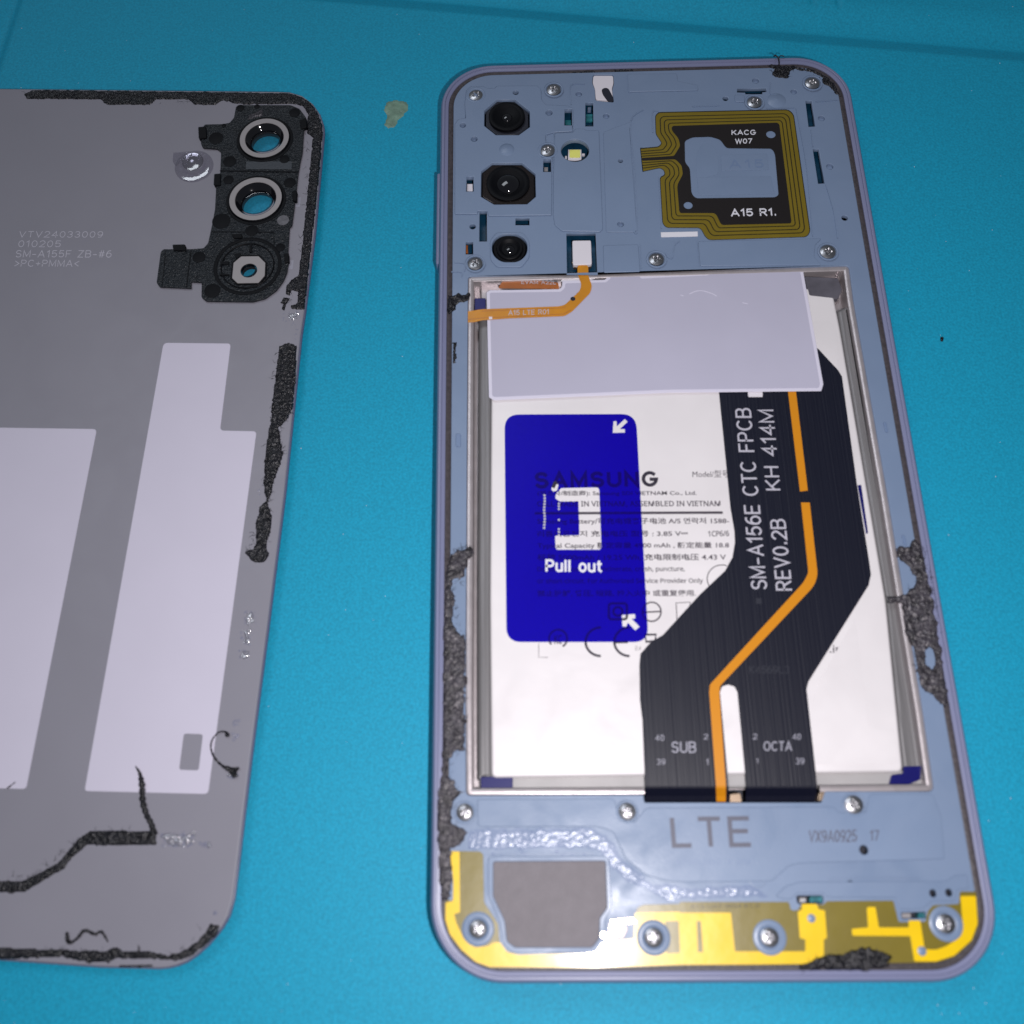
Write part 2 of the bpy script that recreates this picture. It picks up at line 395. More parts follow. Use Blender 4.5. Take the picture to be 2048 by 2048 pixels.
M_rim = mat('violet_rim_plastic', (0.185, 0.20, 0.325), 0.36, bump=0.004, bump_s=3)
M_channel = mat('glued_channel', (0.045, 0.037, 0.042), 0.5, noise_s=1.6, noise_a=0.35, bump=0.06, bump_s=2.2)
M_foam = mat('black_adhesive_foam', (0.006, 0.006, 0.009), 0.30, spec=0.5, noise_s=1.1, noise_a=0.5, glint_fleck=((.16, .155, .165), 1.9, .60), bump=0.4, bump_s=2.0)
M_foam2 = mat('grey_adhesive_foam', (0.038, 0.034, 0.042), 0.35, spec=0.5, noise_s=0.8, noise_a=0.6, glint_fleck=((.27, .25, .26), 1.5, .58), bump=0.35, bump_s=1.8)
M_black = mat('black_textured_plastic', (0.009, 0.012, 0.016), 0.36, spec=0.5, noise_s=0.9, noise_a=0.25, glint_fleck=((.05, .058, .065), 2.2, .60), bump=0.38, bump_s=2.4)
M_smooth = mat('smooth_black_plastic', (0.0012, 0.0015, 0.003), 0.55, spec=0.18)
M_gloss = mat('gloss_black', (0.004, 0.004, 0.006), 0.08, coat=0.6, coat_r=0.03)
M_bezel = mat('dark_metal_bezel', (0.022, 0.024, 0.036), 0.38, metal=0.3)
M_pcb = mat('circuit_board', (0.004, 0.040, 0.085), 0.4, noise_s=0.5, noise_a=0.3)
M_dark = mat('dark_inside', (0.008, 0.010, 0.022), 0.6)
M_cover = mat('grey_cover_film', (0.245, 0.241, 0.282), 0.42, spec=0.3, noise_s=0.05, noise_a=0.03, bump=0.006, bump_s=4, smudge=0.04)
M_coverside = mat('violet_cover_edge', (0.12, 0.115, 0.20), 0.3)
M_label = mat('pale_pad', (0.60, 0.575, 0.685), 0.6, spec=0.25, noise_s=0.08, noise_a=0.015)
M_print = mat('white_print', (0.72, 0.72, 0.78), 0.6)
M_greyprint = mat('pale_print', (0.46, 0.45, 0.52), 0.5)
M_dimprint = mat('dim_print', (0.30, 0.30, 0.36), 0.5)
M_blackprint = mat('black_print', (0.02, 0.015, 0.03), 0.6)
M_greytext = mat('grey_print', (0.06, 0.05, 0.065), 0.6)
M_shellprint = mat('laser_print', (0.085, 0.09, 0.13), 0.5)
M_ring = mat('grey_washer', (0.30, 0.285, 0.29), 0.45, bump=0.01, bump_s=3)
M_steel = mat('screw_steel', (0.42, 0.42, 0.44), 0.32, metal=1.0, bump=0.01, bump_s=3)
M_lip = mat('battery_bay_metal', (0.46, 0.42, 0.43), 0.35, metal=0.55, noise_s=0.5, noise_a=0.08, bump=0.02, bump_s=1.2)
M_batt = mat('battery_foil', (0.75, 0.72, 0.73), 0.38, metal=0.06, spec=0.7, noise_s=0.07, noise_a=0.04, bump=0.10, bump_s=0.10, smudge=0.06)
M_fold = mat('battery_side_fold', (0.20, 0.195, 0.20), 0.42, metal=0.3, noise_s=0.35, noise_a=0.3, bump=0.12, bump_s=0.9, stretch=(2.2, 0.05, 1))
M_sheet = mat('pale_insulating_sheet', (0.46, 0.45, 0.56), 0.55, spec=0.3, noise_s=0.05, noise_a=0.03, smudge=0.14, bump=0.10, bump_s=0.07)
M_sheetrim = mat('sheet_edge', (0.66, 0.64, 0.76), 0.4)  # bevel catching light and clear plastic edge, both put into a whiter colour
M_fpc = mat('black_flex_circuit', (0.005, 0.006, 0.016), 0.40, spec=0.38, bump=0.05, bump_s=1.0, stretch=(3.2, 0.03, 1), detail=1)
M_orange = mat('orange_polyimide', (0.62, 0.235, 0.008), 0.32)
M_amber = mat('amber_flex', (0.56, 0.23, 0.012), 0.25, noise_s=0.25, noise_a=0.12, coat=0.3)
M_brown = mat('brown_flex', (0.36, 0.105, 0.018), 0.3, noise_s=0.25, noise_a=0.2, coat=0.3)
M_olive = mat('olive_antenna_film', (0.185, 0.135, 0.010), 0.30, noise_s=0.15, noise_a=0.06, bump=0.015, bump_s=0.7)
M_groove = mat('antenna_gap', (0.018, 0.015, 0.004), 0.35)
M_antblack = mat('antenna_black_film', (0.012, 0.009, 0.009), 0.32, bump=0.01, bump_s=0.5)
M_yellow = mat('bright_antenna_trace', (0.82, 0.54, 0.0), 0.34, metal=0.0, spec=0.4, noise_s=0.15, noise_a=0.05, bump=0.05, bump_s=0.25, coat=0.45, coat_r=0.13)
M_film = mat('antenna_substrate', (0.18, 0.14, 0.012), 0.34, noise_s=0.2, noise_a=0.06, bump=0.03, bump_s=0.35, coat=0.15, coat_r=0.12)
M_gold = mat('gold_contact', (0.78, 0.58, 0.42), 0.25, metal=0.9)
M_mesh = mat('speaker_mesh', (0.165, 0.15, 0.165), 0.6, noise_s=0.6, noise_a=0.06, bump=0.07, bump_s=3.0)
M_white = mat('white_plastic', (0.72, 0.69, 0.74), 0.4)
M_led = mat('led_phosphor', (0.80, 0.80, 0.18), 0.45)
M_navy = mat('navy_tape', (0.004, 0.004, 0.11), 0.3)
M_stain = mat('dried_glue', (0.16, 0.27, 0.20), 0.35, noise_s=0.5, noise_a=0.3, bump=0.08, bump_s=0.8)
M_teal = mat('teal_component', (0.02, 0.16, 0.19), 0.3, noise_s=1.0, noise_a=0.4)

def film(name, trans, diff, f, gloss=0.08, rough=0.15, bump=0.0, bs=1.0):
    """a clear or tinted film: part light goes through, part is scattered, a little is mirrored"""
    m = bpy.data.materials.new(name); m.use_nodes = True; nt = m.node_tree; nt.nodes.clear(); N = nt.nodes.new; Lk = nt.links.new
    o = N('ShaderNodeOutputMaterial'); t = N('ShaderNodeBsdfTransparent'); t.inputs[0].default_value = (*trans, 1)
    d = N('ShaderNodeBsdfDiffuse'); d.inputs[0].default_value = (*diff, 1)
    g = N('ShaderNodeBsdfGlossy'); g.inputs['Roughness'].default_value = rough
    m1 = N('ShaderNodeMixShader'); m1.inputs[0].default_value = f; Lk(t.outputs[0], m1.inputs[1]); Lk(d.outputs[0], m1.inputs[2])
    m2 = N('ShaderNodeMixShader'); m2.inputs[0].default_value = gloss; Lk(m1.outputs[0], m2.inputs[1]); Lk(g.outputs[0], m2.inputs[2]); Lk(m2.outputs[0], o.inputs[0])
    if bump:
        tc = N('ShaderNodeTexCoord'); mp = N('ShaderNodeMapping'); mp.inputs['Scale'].default_value = (1000,) * 3; Lk(tc.outputs['Object'], mp.inputs[0])
        nz = N('ShaderNodeTexNoise'); nz.inputs['Scale'].default_value = bs; nz.inputs['Detail'].default_value = 2; Lk(mp.outputs[0], nz.inputs['Vector'])
        bp = N('ShaderNodeBump'); bp.inputs['Distance'].default_value = bump * MM; Lk(nz.outputs[0], bp.inputs['Height']); Lk(bp.outputs[0], g.inputs['Normal'])
    return m
M_bluefilm = film('blue_pull_tab_film', (0.10, 0.02, 0.86), (0.03, 0.002, 0.50), 0.16, 0.012, 0.3)
M_glass = film('lens_glass', (0.93, 0.95, 0.97), (0.5, 0.5, 0.5), 0.0, 0.10, 0.04)
M_clear = film('clear_plastic', (0.95, 0.94, 0.97), (0.62, 0.60, 0.70), 0.06, 0.18, 0.08, 0.03, 0.8)
M_residue = film('clear_glue_residue', (0.92, 0.93, 0.97), (0.42, 0.46, 0.62), 0.02, 0.035, 0.22, 0.16, 1.4)

# ------------------------------------------------------------------ the mat
def seg_d(X, Y, a, b):
    a = np.array(a); b = np.array(b); t = b - a; L = np.linalg.norm(t); t /= L; n = np.array([-t[1], t[0]])
    s = (X - a[0]) * t[0] + (Y - a[1]) * t[1]; d = (X - a[0]) * n[0] + (Y - a[1]) * n[1]
    return s, d, L
def build_mat():
    gx = np.concatenate([np.linspace(-420, -135, 12), np.arange(-133, 130, 0.5), np.linspace(132, 420, 12)])
    gy = np.concatenate([np.linspace(-300, -96, 8), np.arange(-94, 60, 2.0), np.arange(60, 140, 0.4), np.linspace(142, 420, 12)])
    X, Y = np.meshgrid(gx, gy); Z = np.zeros_like(X)
    # groove A across the far side: steep near wall, long far slope
    def groove(a, b, near, far, depth, s0=-1e9, s1=1e9, flip=1):
        nonlocal Z
        s, d, L = seg_d(X, Y, a, b); d = d * flip
        g = np.where(d < 0, 0, np.where(d < near, d / near, .5 + .5 * np.cos(np.pi * np.clip((d - near) / far, 0, 1))))
        m = (s > s0 * L) & (s < s1 * L)
        Z = np.minimum(Z, np.where(m, -depth * g, 0))
    groove(P(1024, 35, 0), P(2048, 123, 0), 4.2, 9.0, 1.75)
    groove(P(46, 0, 0), P(0, 142, 0), 1.7, 4.0, 0.85, flip=-1)
    groove(P(1150 + 470, 0, 0), P(1622, 24, 0), 0.5, 0.7, 0.6, -5, 1.0)
    groove(P(1671, 0, 0), P(1673, 26, 0), 0.5, 0.7, 0.6, -5, 1.0)
    groove(P(1500, 12, 0), P(2048, 62, 0), 0.8, 1.5, 0.4)
    ny, nx = X.shape; vs = np.stack([X.ravel(), Y.ravel(), Z.ravel()], 1)
    i = (np.arange(ny - 1)[:, None] * nx + np.arange(nx - 1)[None]).ravel()
    fs = np.stack([i, i + 1, i + nx + 1, i + nx], 1)
    me = bpy.data.meshes.new('m'); me.from_pydata(vs.tolist(), [], fs.tolist()); me.update()
    o = link(me, 'work_mat', M_mat, None, kind='structure', smooth=True)
    o['label'] = 'blue silicone repair mat with moulded grooves near its far side'
    return o
build_mat()
st = crust('glue_stain', [cT([(1460, 385), (1500, 378), (1535, 385), (1542, 410), (1520, 440), (1500, 455), (1490, 478), (1462, 486), (1452, 470), (1462, 445), (1450, 410)])], 0.0, 0.10, M_stain, None, res=0.25, freq=0.4)
tag(st, 'yellowish dried glue smear on the blue mat between the two phone halves', 'stain')
sp = crust('adhesive_crumb', [[(1881, 674), (1885, 672), (1888, 675), (1887, 681), (1883, 683), (1881, 679)]], 0.0, 0.3, M_foam, None, res=0.07, rag=0.05)
tag(sp, 'tiny dark crumb lying alone on the mat right of the phone', 'crumb')

# ------------------------------------------------------------------ the smartphone: frame
phone = thing('smartphone', 'smartphone with its back off showing battery, blue inner shell and ribbon cables', 'phone', (0, 0, 0))
QC = [P(u, v, 7.0) for u, v in ((882, 133), (1690, 112), (2019, 1965), (858, 1968))]      # corners TL TR BR BL
PW, PLn = 76.8, 160.1
def ph(x, y):
    """phone plane mm (0..W from left, 0..L from top) -> world"""
    a = x / PW; b = y / PLn; q = np.array(QC)
    return tuple((1 - b) * ((1 - a) * q[0] + a * q[1]) + b * ((1 - a) * q[3] + a * q[2]))
def rrect(ins, R=10.0, n=14):
    r = max(R - ins, 0.5); pts = []
    for cx, cy, a0 in ((PW - ins - r, PLn - ins - r, 0), (ins + r, PLn - ins - r, 90), (ins + r, ins + r, 180), (PW - ins - r, ins + r, 270)):
        for k in range(n + 1):
            a = math.radians(a0 + 90 * k / n); pts.append(ph(cx + r * math.cos(a), cy + r * math.sin(a)))
    # subdivide long edges
    out = []
    for i in range(len(pts)):
        a = np.array(pts[i]); b = np.array(pts[(i + 1) % len(pts)]); out.append(tuple(a))
        if np.linalg.norm(b - a) > 20:
            for k in range(1, 20): out.append(tuple(a + (b - a) * k / 20))
    return out
prof = [(1.6, 0.15), (0.7, 0.5), (0.15, 1.4), (0.0, 2.6), (0.0, 6.3), (0.12, 6.9), (0.4, 7.25), (0.7, 7.32), (0.85, 7.26), (0.92, 7.02), (1.35, 6.96), (1.5, 6.92), (1.55, 6.55), (1.6, 5.5)]
sweep_ring('frame', [(rrect(i), z) for i, z in prof], M_rim, phone)
sweep_ring('adhesive_channel', [(rrect(i), z) for i, z in [(1.5, 6.4), (1.56, 6.78), (2.3, 6.8), (2.5, 6.7), (2.55, 6.2)]], M_channel, phone)
plate('bottom_shell', rrect(1.55), 0.1, 0.6, M_dark, phone)
# side key on the left edge
k0 = [ph(-0.6, 24.5), ph(0.3, 24.5), ph(0.3, 44.5), ph(-0.6, 44.5)]
plate('side_key', fillet(k0, 0.5), 2.6, 5.9, M_rim, phone, bevel=0.3)

# ------------------------------------------------------------------ inner shell with its openings
ZS = 7.0
well_px = fillet([(936, 553), (1698, 531), (1707, 600), (1777, 1000), (1847, 1429), (1869, 1583), (1650, 1583), (1643, 1605), (1289, 1605), (1287, 1590), (932, 1591), (931, 1400), (935, 700)],
                 [6, 8, 0, 0, 0, 14, 4, 3, 3, 2, 10, 0, 0])
well_px_plain = fillet([(936, 553), (1698, 531), (1707, 600), (1777, 1000), (1847, 1429), (1869, 1583), (1643, 1585), (1287, 1590), (932, 1591), (931, 1400), (935, 700)], [6, 8, 0, 0, 0, 14, 0, 0, 10, 0, 0])
def oct_(pts): return cC(pts)
cam1 = oct_([(560, 425), (715, 425), (838, 525), (838, 655), (745, 722), (555, 722), (457, 645), (457, 520)])
cam2 = oct_([(520, 957), (775, 957), (885, 1050), (888, 1240), (815, 1302), (540, 1305), (430, 1240), (430, 1030)])
cam3 = fillet(cC([(600, 1550), (735, 1550), (818, 1610), (818, 1720), (745, 1788), (595, 1788), (520, 1720), (520, 1610)]), 12)
holes = {
    'cam1': cam1, 'cam2': cam2, 'cam3': cam3,
    'a': cC(rect(298, 457, 357, 570)), 'b': cC(rect(1130, 505, 1192, 640)), 'c': cC(rect(1305, 442, 1372, 640)),
    'd': cC(rect(952, 925, 1016, 1030)), 'e': cC(rect(306, 1072, 366, 1195)), 'f': cC(rect(415, 1358, 478, 1607)),
    'g': cC(rect(718, 1412, 835, 1470)), 'h': cC(rect(300, 1612, 362, 1715)),
    'conn': cC([(1145, 1540), (1392, 1538), (1405, 1885), (1152, 1885)]),
    'tab': fillet(cC([(1370, 205), (1540, 205), (1546, 280), (1530, 330), (1545, 440), (1390, 425), (1385, 330), (1362, 275)]), 4),
    's1': cD([(905, 298), (1130, 294), (1132, 322), (1098, 326), (1100, 340), (970, 340), (968, 328), (905, 326)]),
    's2': cD([(1433, 392), (1483, 392), (1507, 590), (1458, 592)]), 's3': cD([(1490, 765), (1538, 765), (1580, 1030), (1532, 1032)]),
    'ant': cD([(155, 752), (205, 750), (230, 925), (175, 940)]),
    'x1': cJ(fillet([(680, 735), (840, 735), (840, 782), (690, 784)], 15)), 'x2': cJ([(1295, 835), (1440, 830), (1445, 868), (1300, 872)]),
}
small = [(720, 365, 24, 1), (1250, 370, 26, 0), (1000, 535, 28, 0), (1480, 555, 26, 0), (277, 640, 24, 0), (372, 755, 27, 0), (1600, 935, 21, 1), (1600, 1467, 28, 0), (358, 1483, 26, 1)]
small = [(*cC([(x, y)])[0], r / 4.2, d) for x, y, r, d in small]
small += [(*cD([(x, y)])[0], r / 3.864, d) for x, y, r, d in [(1048, 237, 26, 0), (815, 375, 22, 1), (1343, 322, 24, 0), (1557, 527, 26, 0), (1622, 900, 27, 0), (1737, 1297, 25, 1)]]
small += [(*cJ([(x, y)])[0], r / 2.927, d) for x, y, r, d in [(1075, 468, 27, 1), (1000, 675, 26, 1), (1480, 722, 22, 1), (1573, 718, 22, 1)]]
HW = {k: PL(v, ZS) for k, v in holes.items()}
for i, (u, v, r, d) in enumerate(small): HW['o%d' % i] = circ_w(u, v, r, ZS, 16)
led_c = cC([(1218, 850)])[0]; HW['led'] = circ_w(led_c[0], led_c[1], 118 / 4.2, ZS, 36)
spk_px = fillet(cI([(505, 770), (1280, 765), (1292, 1090), (1240, 1160), (1237, 1300), (1190, 1362), (655, 1362), (600, 1320), (585, 1180), (505, 1010)]), 5)
HW['spk'] = PL(spk_px, ZS)
WELL = PL(well_px, ZS)
plate('inner_shell', rrect(2.45), 6.2, ZS, M_shell, phone, holes=[WELL] + list(HW.values()), bevel=0.09)
# shallow blind holes get a blue floor, the others look down on the board
for i, (u, v, r, d) in enumerate(small):
    if not d: plate('blind_hole_floor', circ_w(u, v, r + 2, 6.5, 14), 6.1, 6.42, M_shell, phone)
upper = PL(fillet([(925, 165), (1635, 150), (1690, 540), (912, 550)], 40), 4.6)
plate('circuit_board', upper, 4.0, 4.6, M_pcb, phone)
lower = PL(fillet([(885, 1610), (1910, 1610), (1950, 1900), (900, 1900)], 60), 4.6)
plate('lower_circuit_board', lower, 4.0, 4.6, M_dark, phone)
# raised pads moulded on the shell
def pad(px, h=0.28, r=3, extra=(), m=M_shell, bevel=0.13, name='raised_pad'):
    o = PL(fillet(px, r) if r else px, ZS + h)
    hs = [v for k, v in HW.items() if all(inside(p, o) for p in v)]
    hs += [PL(e, ZS + h) for e in extra]
    return plate(name, o, ZS + 0.003, ZS + h, m, phone, holes=hs, bevel=bevel)
scr_all = [(*cC([(x, y)])[0], r / 4.2) for x, y, r in [(385, 380, 58), (1040, 335, 58), (988, 845, 60), (380, 1795, 62)]]
scr_all += [(*cD([(x, y)])[0], r / 3.864) for x, y, r in [(1487, 257, 56), (1040, 405, 55), (282, 1618, 58), (1607, 1560, 60)]]
scr_bot = [(*cI([(x, y)])[0], r / 3.45) for x, y, r in [(310, 430, 57), (1430, 425, 58)]] + [(*cJ([(1018, 203)])[0], 52 / 2.927)]
scr_ant = [(*cI([(x, y)])[0], r / 3.45) for x, y, r in [(400, 1235, 60), (1612, 1295, 64)]] + [(*cJ([(x, y)])[0], r / 2.927) for x, y, r in [(525, 980, 54), (1557, 900, 55)]]
pad(cC([(207, 1375), (207, 620), (240, 578), (300, 573), (290, 450), (303, 340), (345, 303), (455, 306), (480, 320), (545, 320), (560, 300), (900, 298), (932, 325), (938, 415), (975, 458), (1165, 466), (1200, 488), (1200, 680), (1040, 690), (970, 710), (972, 790), (940, 800), (930, 880), (940, 902), (1026, 902), (1024, 1035), (1022, 1385), (490, 1392), (480, 1350), (400, 1350), (400, 1375)]), r=2.5)
pad(cC([(1048, 696), (1200, 692), (1218, 660), (1300, 660), (1310, 675), (1420, 672), (1452, 1500), (1430, 1526), (1110, 1520), (1048, 1470), (1034, 1390), (1036, 1060)]), h=0.24, r=3)
pad(cC([(1676, 660), (1690, 600), (1456, 690), (1480, 1530), (1715, 1530), (1738, 1510)]), h=0.16, r=4, bevel=.07)
pad(cC([(1455, 1640), (1750, 1632), (1765, 1860), (1460, 1868)]), h=0.24, r=3, bevel=.11)
pad(cD([(60, 185), (440, 180), (445, 240), (600, 270), (605, 310), (70, 322)]), h=0.2, bevel=.09, r=3)
pad(cD([(605, 1478), (1560, 1455), (1510, 1500), (1500, 1600), (1560, 1660), (620, 1668)]), h=0.2, bevel=.09, r=4)
pad(cD([(885, 345), (960, 345), (965, 400), (890, 400)]), h=0.2, bevel=.09, r=3)
pad(cC([(505, 1600), (560, 1530), (780, 1530), (835, 1600), (835, 1740), (770, 1822), (560, 1822), (505, 1760)]), h=0.24, bevel=.11, r=6)
# moulded lines round the lens openings
def ringlet(u, v, r, w, z, h, m, name='boss_ring', parent=phone, n=36):
    R = mm_of(u, v, r, z); W = mm_of(u, v, w, z)
    return lathe(name, u, v, z, [(R - W, z - 0.01), (R - W, z + h * .7), (R - W * .7, z + h), (R - W * .3, z + h), (R, z + h * .7), (R, z - 0.01)], m, parent, n)
ringlet(*cC([(645, 575)])[0], 240 / 4.2, 2.2, ZS + 0.16, 0.08, M_shell)
for u, v, r in scr_all + scr_bot: ringlet(u, v, r + 5.5, 3.5, ZS + 0.20, 0.16, M_shell)
x, y = cC([(645, 845)])[0]; lathe('moulded_bump', x, y, ZS, [(mm_of(x, y, 17, ZS), ZS + .15), (mm_of(x, y, 15, ZS), ZS + .3), (mm_of(x, y, 9, ZS), ZS + .48), (0.01, ZS + .56)], M_shell, phone)
x, y = cD([(1210, 390)])[0]; lathe('moulded_bump', x, y, ZS, [(mm_of(x, y, 19, ZS), ZS - .01), (mm_of(x, y, 16, ZS), ZS + .14), (mm_of(x, y, 8, ZS), ZS + .2), (0.01, ZS + .4)], M_shell, phone)
pad(cC([(590, 768), (705, 768), (712, 800), (585, 800)]), h=0.22, r=2)

# ------------------------------------------------------------------ screws
def screw_mesh(R):
    nr, na = 12, 40; vs = [(0, 0, -0.30)]; fs = []
    def hgt(r, a):
        x = r * math.cos(a); y = r * math.sin(a); z = 0.42 * (1 - (r / R) ** 2.6 * 0.55)
        arm = max(0.0, 1 - abs(x) / (0.15 * R)) if abs(y) < .52 * R else 0.0
        arm2 = max(0.0, 1 - abs(y) / (0.15 * R)) if abs(x) < .52 * R else 0.0
        return z - 0.42 * min(1, 1.6 * max(arm, arm2)) * min(1, 1.5 * (1 - r / R))
    vs = [(0, 0, hgt(0, 0))]
    for j in range(1, nr + 1):
        r = R * j / nr
        for i in range(na): a = 2 * math.pi * i / na; vs.append((r * math.cos(a), r * math.sin(a), hgt(r, a)))
    for i in range(na): vs.append((R * math.cos(2 * math.pi * i / na), R * math.sin(2 * math.pi * i / na), -0.3))
    for i in range(na): fs.append((0, 1 + i, 1 + (i + 1) % na))
    for j in range(nr):
        for i in range(na):
            a = 1 + j * na + i; b = 1 + j * na + (i + 1) % na; fs.append((a, a + na, b + na, b))
    return mesh_from(vs, fs)
scr_me = None
for i, (u, v, r) in enumerate(scr_all + scr_bot + scr_ant):
    R = mm_of(u, v, r, ZS + 0.2); x, y = P(u, v, ZS + 0.25)
    if scr_me is None:
        scr_me = screw_mesh(1.0); scr_me.transform(Matrix.Scale(MM, 4)); scr_me.materials.append(M_steel)
        scr_me.polygons.foreach_set('use_smooth', [True] * len(scr_me.polygons)); scr_me.set_sharp_from_angle(angle=math.radians(50))
        first = bpy.data.objects.new('screw', scr_me); o = first
    else: o = first.copy()
    COL.objects.link(o); o.parent = phone
    o.scale = (R, R, 1); o.rotation_euler = (random.uniform(-.04, .04), random.uniform(-.04, .04), random.uniform(0, 1.5))
    o.location = (x * MM, y * MM, (ZS + 0.12) * MM)

# ------------------------------------------------------------------ rear cameras in the shell
def lens_module(px, cu_, cv_, r, zb, ztop, bez, inner, parent=phone, shrink=0.25):
    b = plate('camera_module', offset(PL(px, zb), shrink), 4.7, zb, bez, parent, bevel=0.12 if shrink > .2 else 0.26)
    R = mm_of(cu_, cv_, r, ztop)
    l = lathe('lens_barrel', cu_, cv_, ztop, [(R, zb - .1), (R, ztop - .1), (R * .95, ztop), (R * .80, ztop), (R * .74, ztop - .12), (R * .55, ztop - .38), (R * inner, ztop - .55)], M_smooth, b, 40)
    g = lathe('front_lens', cu_, cv_, ztop, [(R * inner * math.sin(a) + .01, ztop - .56 + R * inner * .55 * (math.cos(a) - .17)) for a in (1.4, 1.2, 1.0, .8, .6, .4, .2, 0.0)], M_gloss, b, 32)
    return b
lens_module(cam1, *cC([(645, 552)])[0], 152 / 4.2, 6.85, 7.55, M_bezel, 0.30)
M_bezel2 = mat('polished_bezel', (0.05, 0.042, 0.042), 0.18, metal=0.8)
lens_module(cam2, *cC([(655, 1112)])[0], 182 / 4.2, 6.9, 7.35, M_bezel2, 0.58, shrink=0.12)
lens_module(cam3, *cC([(668, 1662)])[0], 112 / 4.2, 6.8, 7.15, M_smooth, 0.42)
# led in its round window
x, y = led_c
b = plate('flash_led', PL(cC(rect(1160, 835, 1272, 925)), 5.3), 4.6, 5.3, M_white, phone, bevel=0.05)
plate('phosphor', PL(cC(rect(1172, 838, 1262, 900, 8)), 5.45), 5.2, 5.45, M_led, b)
for px in ([(1135, 890), (1150, 890), (1150, 912), (1135, 912)], [(1275, 870), (1300, 870), (1300, 885), (1275, 885)], [(1205, 905), (1245, 905), (1245, 935), (1205, 935)]):
    plate('led_contact', PL(cC(px), 4.9), 4.6, 4.9, M_white, phone)
# small things seen in the slots
pplate('slot_component', cC(rect(312, 1125, 358, 1192)), 5.2, 6.1, M_white, phone, bevel=.05)
pplate('slot_component', cC(rect(960, 985, 990, 1026)), 4.9, 5.6, M_ring, phone)
pplate('slot_component', cC(rect(1137, 590, 1186, 635)), 4.9, 5.2, M_teal, phone)
pplate('slot_component', cC(rect(1312, 540, 1366, 600)), 4.9, 5.2, M_teal, phone)
pplate('slot_component', cC([(1325, 480), (1352, 480), (1352, 500), (1325, 500)]), 4.9, 5.7, M_shell, phone)
pplate('slot_component', cC(rect(300, 1640, 318, 1705)), 4.9, 5.5, M_brown, phone)
pplate('slot_component', cC(rect(340, 508, 360, 528)), 4.9, 6.3, M_shell, phone)
pplate('slot_component', cJ(rect(700, 750, 735, 775)), 4.9, 6.4, M_steel, phone)
pplate('slot_component', cJ(rect(760, 740, 835, 775)), 4.9, 6.2, M_teal, phone)
pplate('slot_component', cJ(rect(1395, 835, 1440, 868)), 4.9, 6.2, M_teal, phone)
pplate('slot_component', cJ(rect(1300, 838, 1350, 866)), 4.9, 6.2, M_ring, phone)
# white tab with the black microphone port beside the top rim
tb = pplate('white_gasket', cC([(1372, 215), (1538, 215), (1542, 280), (1528, 320), (1540, 425), (1392, 415), (1385, 325), (1366, 275)]), 6.0, 6.85, M_white, phone, r=4, bevel=.08)
x, y = cC([(1490, 375)])[0]
pplate('port', cC([(1440, 330), (1470, 315), (1500, 322), (1540, 400), (1540, 430), (1520, 445), (1490, 425), (1450, 370)]), 6.8, 6.98, M_dark, tb, r=6, bevel=.05)
# silver contact strip under the antenna
pplate('contact_strip', cD([(315, 1408), (600, 1402), (602, 1440), (318, 1446)]), ZS + .003, ZS + .10, M_print, phone, bevel=.03, label='silvery contact strip below the square antenna')

# ------------------------------------------------------------------ square antenna coil
out_pts = [(160, 765), (300, 752), (328, 722), (300, 680), (280, 650), (276, 510), (300, 486), (1300, 465), (1338, 500), (1466, 1405), (1440, 1442), (690, 1466), (660, 1440), (625, 1372), (360, 1371), (332, 1340), (312, 985), (350, 970), (345, 930), (310, 908), (180, 936)]
in_pts = [(168, 838), (420, 822), (470, 740), (455, 680), (408, 625), (402, 600), (412, 590), (1214, 565), (1228, 576), (1321, 1325), (1315, 1336), (790, 1348), (776, 1330), (742, 1256), (470, 1256), (462, 1245), (445, 1045), (490, 960), (480, 890), (430, 840), (176, 852)]
rr = [1, 4, 5, 5, 6, 6, 6, 9, 9, 9, 9, 7, 8, 8, 7, 7, 7, 5, 5, 5, 1]
oo = fillet(cD(out_pts), rr); ii = fillet(cD(in_pts), rr)
ZA = ZS + 0.10
win = fillet(cD([(500, 700), (560, 672), (700, 668), (775, 690), (822, 756), (1175, 760), (1198, 800), (1226, 1120), (1200, 1138), (585, 1146), (553, 1110), (540, 912), (503, 870)]), 6)
ant = plate('antenna_coil', PL(oo, ZA), ZS + .003, ZA, M_olive, phone, holes=[PL(offset(ii, 1.5), ZA)], bevel=0.02)
an_b = plate('inner_film', PL(offset(ii, -1.0), ZA + .02), ZS + .004, ZA + .02, M_antblack, ant,
             holes=[PL(win, ZA + .02), circ_w(*cD([(1166, 652)])[0], 9.5, ZA + .02, 20), circ_w(*cD([(527, 1200)])[0], 9, ZA + .02, 20)])
for t in (0.27, 0.52, 0.77):
    g = [(a[0] * (1 - t) + b_[0] * t, a[1] * (1 - t) + b_[1] * t) for a, b_ in zip(out_pts, in_pts)]
    g = fillet(cD(g), rr); nfl = 6
    ribbon('trace_gap', g, ZA + .001, 2.0, 0.012, M_groove, ant)
ribbon('trace_gap', fillet(cD(out_pts), rr), ZA - 0.09, 2.6, 0.085, M_groove, ant)
stext('lettering', 'KACG', Q4(cD, 860, 618, 1052, 658, -2), ZA + .03, M_print, ant, w=.21)
stext('lettering', 'W07', Q4(cD, 888, 685, 1022, 725, -2), ZA + .03, M_print, ant, w=.21)
stext('lettering', 'A15 R1.', Q4(cD, 850, 1228, 1208, 1288, -6, 6), ZA + .03, M_print, ant, w=.21)
stext('embossed_lettering', 'A15', Q4(cD, 835, 848, 1110, 915, -4, 8), ZS + .07, M_shell2, phone, w=.2, gap=.4)
pad(cD([(780, 812), (1135, 802), (1150, 925), (785, 932)]), h=0.07, r=1, bevel=.03)
pad(cD([(600, 985), (1165, 975), (1195, 1110), (605, 1122)]), h=0.07, r=1, bevel=.03)
